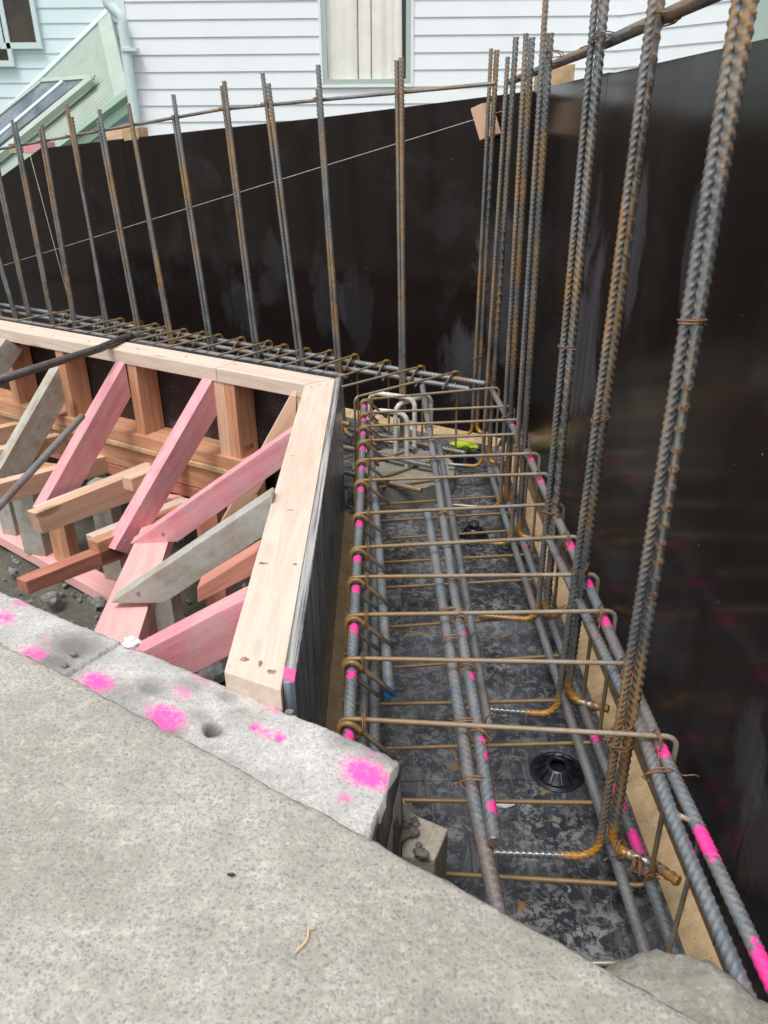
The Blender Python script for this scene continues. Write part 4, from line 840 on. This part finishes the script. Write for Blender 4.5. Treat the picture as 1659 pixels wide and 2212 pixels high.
# broken footing under the ledge and the offcut block
rb = empty('rubble_heap', (.03, .60, -.93), 'dark crumbled concrete and soil heaped under the ledge end', 'rubble'); 
K5r = lambda x, y: ((1100+x/2.074)*.6636, (2300+y/2.074)*.6636)
for k in range(260):
    a_, b_ = RNG.uniform(0, 1), RNG.uniform(0, 1)
    px = (1-a_)*((1-b_)*np.array((230, 790))+b_*np.array((640, 1060)))+a_*((1-b_)*np.array((395, 640))+b_*np.array((560, 830)))
    if px[0]+.55*(px[1]-800) > 470 and RNG.uniform() < .93: continue
    if px[1] > 1010: continue
    c_ = on_z(*K5r(*px), -.925+RNG.uniform(-.014, .006)); s_ = RNG.uniform(.004, .012)
    lump('chunk', tuple(c_), (s_, s_*.9, s_*.8), MT['rough_conc'], k, rb, 1, .35)
lump('packed_base', tuple(on_z(*K5r(270, 880), -1.0)), (.06, .09, .05), MT['rough_conc'], 77, rb, 4, .22)
bk = [on_z(*K5(430, 690), -.93), on_z(*K5(748, 822), -.93), on_z(*K5(655, 1035), -.93), on_z(*K5(430, 1010), -.93)]
o = prism('concrete_block', bk, (0, 0, -1), .12, MT['block_conc'], bev=.004); tag(o, 'small tan concrete block jutting out below the slab edge', 'block')
# trowelled haunch at the slab's right end
n_a, n_b = 90, 30
ctr = np.array([[.140, .535, -.80], [.215, .500, -.785], [.285, .487, -.762], [.335, .452, -.758], [.41, .375, -.762], [.50, .300, -.77]])
ts = np.linspace(0, 1, n_a); CT = np.stack([np.interp(ts, np.linspace(0, 1, len(ctr)), ctr[:, i]) for i in range(3)], 1)
CT = np.stack([np.convolve(np.pad(CT[:, i], 6, mode='edge'), np.ones(13)/13, 'valid') for i in range(3)], 1)
V = np.zeros((n_a, n_b, 3)); rad_ = np.interp(ts, [0, .15, .3, .5, 1], [.012, .022, .042, .045, .046])
for i in range(n_a):
    for j in range(n_b):
        a = math.radians(-60+300*j/(n_b-1)); V[i, j] = CT[i]+V3(math.cos(a)*rad_[i]*.55, math.cos(a)*rad_[i]*1.05, math.sin(a)*rad_[i]*.62-.025)
V[..., 2] += .010*vnoise(V, 14, 3, 4)+.003*vnoise(V, 60, 3, 3)-.006; V[..., 1] += .010*vnoise(V, 18, 6, 4)+.003*vnoise(V, 70, 6, 3)
tag(grid_mesh('concrete_haunch', V, MT['haunch']), 'smooth grey trowelled concrete lump along the slab edge at bottom right', 'concrete')
# sliver of wood and small debris on the slab
p = on_z(636, 2060, ZS+.004); q_ = on_z(680, 2006, ZS+.004)
tag(bar('wood_sliver', [p, (p+q_)/2+V3(.003, 0, .002), q_+V3(-.006, 0, .001), q_], .0010, MT['twig'], segs=6, bend=.01), 'thin wood sliver lying on the concrete slab', 'sliver')
o = lump('dark_crumb', tuple(on_z(500, 1889, ZS+.003)), (.005, .0018, .002), MT['black'], 1, sub=1); tag(o, 'tiny dark crumb on the slab', 'crumb')
for i, (x, y) in enumerate([(290, 922), (330, 870), (1300, 1130)]):
    tag(lump('concrete_chip', tuple(on_z(*E8(x, y), ZL+.003)), (.006, .004, .004), MT['stone'], i+9, sub=2, rough=.4), ['grey concrete chip beside the saw cut on the ledge', 'tiny chip in the stained hollow of the ledge', 'pale chip at the ledge lip near the form end'][i], 'chip', 'chips on the ledge')
tag(lump('foam_blob', tuple(on_z(*E8(592, 818), ZL+.005)), (.014, .010, .009), MT['white'], 4, sub=3, rough=.4), 'white foam blob at the edge of the ledge beside the pink board', 'foam')

# ================================================================== LOOSE BARS, STRING, BLOCKS
p0, p1, p2 = on_z(*Z7(-60, 345), -.655), on_z(*Z7(450, 185), -.690), on_z(*Z7(560, 138), -.700)
o = bar('pinch_bar', [p0, p1, p2, p2+(p2-p1)*.2+V3(.01, 0, -.001)], .0135, MT['pinch'], segs=6, bend=.05); beam('chisel_tip', p2+(p2-p1)*.15, p2+(p2-p1)*.5+V3(.035, 0, -.008), .024, .009, (0, 0, 1), MT['bar'], o); tag(o, 'dark steel pinch bar resting on the rear form plate', 'pinch bar')
p0, p1 = on_z(*Z7(370, 490), -.78), on_z(*Z7(-40, 935), -.86)
o = bar('ribbed_bar', [p0, p1], .0095, MT['rail'], rib=.0012, pitch=.0125, hand=1, rust=[(p0, .02, .8)]); tag(o, 'loose blue-grey ribbed bar leaning in front of the braces', 'rebar')
a = on_pl(-40, 588, back(0, .10, 0), BN); b_ = on_pl(1090, 238, back(0, .10, 0), BN)
tag(bar('string_line', [a, b_], .0011, MT['string'], segs=6), 'pale string line stretched diagonally before the rear wall', 'string')
a = on_pl(65, 335, back(0, .02, 0), BN); c = on_pl(235, 920, back(0, .05, 0), BN); m_ = (a+c)/2+V3(-.01, -.02, 0)
tag(bar('string_line', [a, m_, c], .0009, MT['string'], segs=6, bend=.5), 'loose thin string hanging down the left part of the rear wall', 'string')
a = V3(.40, 2.86, .02); tag(bar('string_line', [a, a+V3(-.002, .0, -.5), a+V3(.003, 0, -1.1)], .0009, MT['string'], segs=6, bend=.5), 'pale string hanging straight down in the wall corner', 'string')
# pink block fixed inside the rear wall top
pb = [on_pl(*p, back(0, .10, 0), BN) for p in [(1027, 238), (1049, 220), (1084, 285), (1052, 305)]]
bb = [on_pl(*p, back(0, .05, 0), BN) for p in [(1028, 240), (1046, 224), (1068, 292), (1050, 302)]]
dd = _n(V3(.30, -.12, -.85)); c0 = on_pl(1050, 262, back(0, .06, 0), BN)
o = box('wood_block', tuple(c0), dd*.105, np.cross(dd, _n(np.cross(dd, BN)))*.09, _n(np.cross(dd, BN))*.045, MT['peach']); tag(o, 'peach wood block nailed askew inside the top of the rear wall by the corner', 'wood block')
def blk(px, d_off, size, m, label, rot=0.0):
    c = on_pl(*px, back(0, d_off, 0), BN); o = box('wood_block', tuple(c), BD*size[0]+V3(0, 0, rot), (0, 0, size[2]), BN*size[1], MT[m]); return tag(o, label, 'wood block', 'wood blocks on top of the outer walls')
blk((252, 291), -.045, (.16, .07, .045), 'peach', 'peach wood block behind the sloping wall top, between fourth and sixth rear pairs', -.012)
blk((293, 290), -.03, (.10, .06, .05), 'kick', 'yellowish wood block beside the peach one on the wall top', -.008)
blk((85, 319), -.03, (.19, .05, .045), 'pink', 'small bright pink wood block on the wall top at the left', -.01)
blk((40, 320), -.03, (.06, .07, .045), 'kick', 'yellowish block end left of the pink block', 0)
c = on_x(1195, 176, .56); o = box('wood_block', tuple(c), (0, .20, 0), (.09, 0, 0), (0, 0, .085), MT['kick']); tag(o, 'pale timber block standing behind the right wall top', 'wood block', 'wood blocks on top of the outer walls')

# ================================================================== HOUSE
HY = 8.7; BH = .1436
hs_ = empty('white_house', (0, HY, -1.6), 'white weatherboard house with a curtained window behind the rear wall', 'house')
zb0 = on_y(600, 190, HY)[2]-BH*14
XA, XB = on_y(288, 150, HY)[0], on_y(1330, 120, HY)[0]
wl, wr_, wb, wt = on_y(690, 100, HY)[0], on_y(893, 100, HY)[0], on_y(790, 189, HY)[2], on_y(790, -260, HY)[2]
def board_mesh(length, mm='board'):
    """tapered lap board, x along, y depth (front negative), z up"""
    bm = bmesh.new(); pr = [(0, 0), (-.018, 0), (-.007, BH+.012), (0, BH+.012)]; a = [bm.verts.new((0, y, z)) for y, z in pr]; b = [bm.verts.new((length, y, z)) for y, z in pr]
    for i in range(4): bm.faces.new((a[i], a[(i+1) % 4], b[(i+1) % 4], b[i]))
    bm.faces.new(a[::-1]); bm.faces.new(b); bmesh.ops.recalc_face_normals(bm, faces=bm.faces); me = bpy.data.meshes.new('weatherboard'); bm.to_mesh(me); bm.free(); me.materials.append(MT[mm]); return me
def boards(x0, x1, z0, n, origin, d, root, mm='board', cache={}):
    L = x1-x0; key = (round(L, 3), mm)
    if key not in cache: cache[key] = board_mesh(L, mm)
    for k in range(n):
        mw = Matrix(((d[0], -d[1], 0, origin[0]+d[0]*x0), (d[1], d[0], 0, origin[1]+d[1]*x0), (0, 0, 1, z0+k*BH), (0, 0, 0, 1)))
        o = bpy.data.objects.new('weatherboard', cache[key]); COL.objects.link(o); o.parent = root; o.matrix_parent_inverse = Matrix.Translation(root.location).inverted(); o.matrix_basis = mw
nb = int((2.6-zb0)/BH)
kb = int(round((wb-.03-zb0)/BH))
boards(XA, wl, zb0, nb, (0, HY), (1, 0), hs_); boards(wr_, XB, zb0, nb, (0, HY), (1, 0), hs_)
for k in range(0, kb): 
    boards(wl, wr_, zb0+k*BH, 1, (0, HY), (1, 0), hs_)
prism('wall', [(XA-.02, HY+.001, -1.6), (XB, HY+.001, -1.6), (XB, HY+.001, wb-.02), (XA-.02, HY+.001, wb-.02)], (0, 1, 0), .15, MT['board'], hs_, bev=0)
prism('wall', [(XA-.02, HY+.001, wb-.02), (wl, HY+.001, wb-.02), (wl, HY+.001, 2.7), (XA-.02, HY+.001, 2.7)], (0, 1, 0), .15, MT['board'], hs_, bev=0)
prism('wall', [(wr_, HY+.001, wb-.02), (XB, HY+.001, wb-.02), (XB, HY+.001, 2.7), (wr_, HY+.001, 2.7)], (0, 1, 0), .15, MT['board'], hs_, bev=0)
# window
def ring(name, x0, x1, z0, z1, wd, y, th, m, root):
    prism(name, [(x0, y, z0), (x1, y, z0), (x1, y, z0+wd), (x0, y, z0+wd)], (0, 1, 0), th, MT[m], root, bev=.002)
    prism(name, [(x0, y, z0+wd), (x0+wd, y, z0+wd), (x0+wd, y, z1), (x0, y, z1)], (0, 1, 0), th, MT[m], root, bev=.002)
    prism(name, [(x1-wd, y, z0+wd), (x1, y, z0+wd), (x1, y, z1), (x1-wd, y, z1)], (0, 1, 0), th, MT[m], root, bev=.002)
ring('window_trim', wl, wr_, wb, wt, .026, HY-.035, .07, 'trim', hs_)
ring('window_frame', wl+.027, wr_-.027, wb+.027, wt, .044, HY-.028, .06, 'gtrim', hs_)
gx0, gx1, gz0 = wl+.072, wr_-.072, wb+.072
prism('window_glass', [(gx0, HY+.005, gz0), (gx1, HY+.005, gz0), (gx1, HY+.005, wt), (gx0, HY+.005, wt)], (0, 1, 0), .004, MT['glass'], hs_, bev=0)
xs = np.linspace(gx0+.0, gx1-.035, 200); fold = np.interp(xs, [xs[0], xs[0]+.2, xs[0]+.235, xs[-1]-.22, xs[-1]], [0, .2, .8, .6, 0])
ys = HY+.035+.005*np.sin((xs-gx0)*62+2.2*np.sin((xs-gx0)*9))+.008*np.sin((xs-gx0)*23)
for g_ in (.265, .375): ys = ys+.10*np.exp(-((xs-gx0-g_*1.12)/.0045)**2)
V = np.array([[[x+.006*math.sin(z*2+x*9), y, z] for z in np.linspace(gz0, wt, 8)] for x, y in zip(xs, ys)]); grid_mesh('curtain', V, MT['curtain'], parent=hs_)
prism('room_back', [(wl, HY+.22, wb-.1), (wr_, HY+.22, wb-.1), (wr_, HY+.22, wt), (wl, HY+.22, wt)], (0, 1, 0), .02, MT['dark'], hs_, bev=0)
# right wing turning toward the camera
dw = V3(.573, -.82, 0); nr = V3(.82, .573, 0); Pw = V3(XB, HY, 0); Lw = float(np.linalg.norm((on_pl(1587, 60, Pw, nr)-Pw)[:2]))
boards(0, Lw, zb0, nb, (XB, HY), (dw[0], dw[1]), hs_)
e0 = Pw+dw*Lw; 
prism('corner_board', [(e0[0], e0[1], -1.6), tuple((e0+dw*.11)[:2])+(-1.6,), tuple((e0+dw*.11)[:2])+(2.7,), (e0[0], e0[1], 2.7)], tuple(-nr), .03, MT['gtrim'], hs_, bev=.002)
prism('end_wall', [tuple((e0+dw*.11)[:2])+(-1.6,), tuple((e0+dw*1.6)[:2])+(-1.6,), tuple((e0+dw*1.6)[:2])+(2.7,), tuple((e0+dw*.11)[:2])+(2.7,)], tuple(nr), .1, MT['gtrim'], hs_, bev=0)
prism('wing_wall', [(XB, HY+.002, -1.6), tuple(e0[:2]+nr[:2]*.002)+(-1.6,), tuple(e0[:2]+nr[:2]*.002)+(2.7,), (XB, HY+.002, 2.7)], tuple(nr), .1, MT['board'], hs_, bev=0)
# corner trim and downpipe
prism('corner_trim', [(XA-.05, HY-.026, -1.6), (XA, HY-.026, -1.6), (XA, HY-.026, 2.7), (XA-.05, HY-.026, 2.7)], (0, 1, 0), .15, MT['trim'], hs_, bev=.002)
dpts = [on_y(*p, 8.60) for p in [(222, -60), (232, 8), (266, 38), (270, 68), (293, 262)]]; dpts.append(V3(dpts[-1][0], 8.60, -1.5)); dpts[3] = V3(dpts[4][0]-.0, 8.60, dpts[3][2])
dpts[2][0] = dpts[3][0]; dpts[2][2] = max(dpts[2][2], dpts[3][2]+.06)
bar('downpipe', dpts, .047, MT['pipe'], hs_, segs=20, bend=.1)
box('pipe_bracket', (dpts[3][0]+.04, 8.60, on_y(285, 108, 8.6)[2]), (.14, 0, 0), (0, .115, 0), (0, 0, .03), MT['pipe'], hs_)
# left wing
WY = 10.2; lw = empty('rear_wing', (-4, WY, -1.6), 'recessed weatherboard wing of the house with dark windows at top left', 'house')
zw = on_y(100, 83, WY)[2]-BH*18
boards(on_y(-120, 100, WY)[0], XA+.0, zw, 34, (0, WY), (1, 0), lw, 'aqua')
def dwin(x0, x1, yb, label=None):
    a = on_y(x0, yb, WY-.03); b = on_y(x1, yb, WY-.03); xl, xr, zb_ = a[0], b[0], a[2]
    f = prism('window', [(xl, WY-.05, zb_), (xr, WY-.05, zb_), (xr, WY-.05, 2.9), (xl, WY-.05, 2.9)], (0, 1, 0), .05, MT['dglass'], lw, bev=0)
    def ch(px):
        o = px; return o
    for (p, q) in (((xl-.05, zb_-.06), (xr+.05, zb_)), ((xr, zb_), (xr+.05, 2.9)), ((xl-.05, zb_), (xl, 2.9)), ((xl, zb_+.56), (xr, zb_+.585))):
        fr = prism('frame', [(p[0], WY-.075, p[1]), (q[0], WY-.075, p[1]), (q[0], WY-.075, q[1]), (p[0], WY-.075, q[1])], (0, 1, 0), .06, MT['pipe'], None, bev=.002)
        fr.parent = f; fr.matrix_parent_inverse = f.matrix_world.inverted() if False else (f.parent.matrix_basis @ f.matrix_parent_inverse @ f.matrix_basis).inverted() if False else f.matrix_basis.inverted()
dwin(12, 82, 93); dwin(-60, 23, 132)
# green monopitch roof
A0, A1, B0 = on_y(238, 22, WY-.02), on_y(-6, 262, WY-.02), on_y(281, 200, 8.9)
nrm = _n(np.cross(A1-A0, B0-A0)); nrm = nrm if nrm[2] > 0 else -nrm
r = ray(-20, 430); B1 = r*(np.dot(A0, nrm)/np.dot(r, nrm))
gr = empty('lean_to_roof', tuple(B0), 'pale green corrugated lean-to roof with skylight beside the downpipe', 'roof')
nu, nv_ = 260, 12; V = np.zeros((nu, nv_, 3))
for i in range(nu):
    s = i/(nu-1)
    for j in range(nv_):
        t = j/(nv_-1); V[i, j] = (A0+(B0-A0)*s)*(1-t)+(A1+(B1-A1)*s)*t+nrm*.010*math.sin(s*2*math.pi*26)
grid_mesh('roof_sheet', V, MT['groof'], parent=gr)
dA = _n(A1-A0); dB = _n(B1-B0)
beam('barge_flashing', B0+nrm*.0-dB*.0, B1, .10, .05, nrm, MT['gdark'], gr)
beam('barge_board', B0-V3(0, 0, .09), B1-V3(0, 0, .09), .03, .12, (0, 0, 1), MT['gdark'], gr)
beam('wall_flashing', A0+nrm*.02, A1+nrm*.02, .12, .02, nrm, MT['pipe'], gr)
beam('apron_flashing', A0+nrm*.016+dA*.09, B0+nrm*.016+dA*.09, .17, .014, nrm, MT['groof'], gr)
# skylight
def onroof(x, y, h=0): r = ray(x, y); return r*(np.dot(A0+nrm*h, nrm)/np.dot(r, nrm))
Z1 = lambda x, y: (x/1.952*.6636, y/1.952*.6636)
S = [onroof(*Z1(*p), .05) for p in [(265, 515), (575, 490), (-60, 985), (-60, 790)]]
sk = prism('skylight', S, tuple(nrm), .03, MT['sglass'], gr, bev=.003)
def sky_bar(p, q, w_, h_, m_):
    o = beam('skylight_bar', onroof(*Z1(*p), .085), onroof(*Z1(*q), .085), w_, h_, nrm, MT[m_]); o.parent = sk; o.matrix_parent_inverse = sk.matrix_basis.inverted()
sky_bar((400, 515), (-60, 905), .055, .02, 'pipe'); sky_bar((590, 500), (-60, 1030), .10, .06, 'groof'); sky_bar((262, 512), (600, 488), .05, .02, 'groof'); sky_bar((258, 522), (-60, 775), .05, .02, 'groof')
# small wall below the roof edge
dh = V3(dB[0], dB[1], 0); hl = np.linalg.norm(dh); dh /= hl; sl_ = dB[2]/hl
b_root = empty('lower_wall', (B0[0], B0[1], -1.6), 'white weatherboard wall under the edge of the green roof', 'wall')
bx0 = B0+np.cross(dh, V3(0, 0, 1))*0; off_ = V3(-dh[1], dh[0], 0); off_ = off_ if off_[1] > 0 else -off_
for k in range(16):
    ztop = B0[2]-.14-k*BH; smax = min(2.4, (B0[2]-.10-ztop)/max(.05, -sl_)+.0)
    if smax < .1: continue
    org = B0+off_*.06+dh*smax
    boards(0, smax-.03, ztop-BH, 1, (org[0], org[1]), (-dh[0], -dh[1]), b_root, 'aqua')
print('roof', A0, A1, B0, B1)
print('objects', len(bpy.data.objects), 'tris', sum(len(o.data.polygons)*2 for o in bpy.data.objects if o.type == 'MESH'))
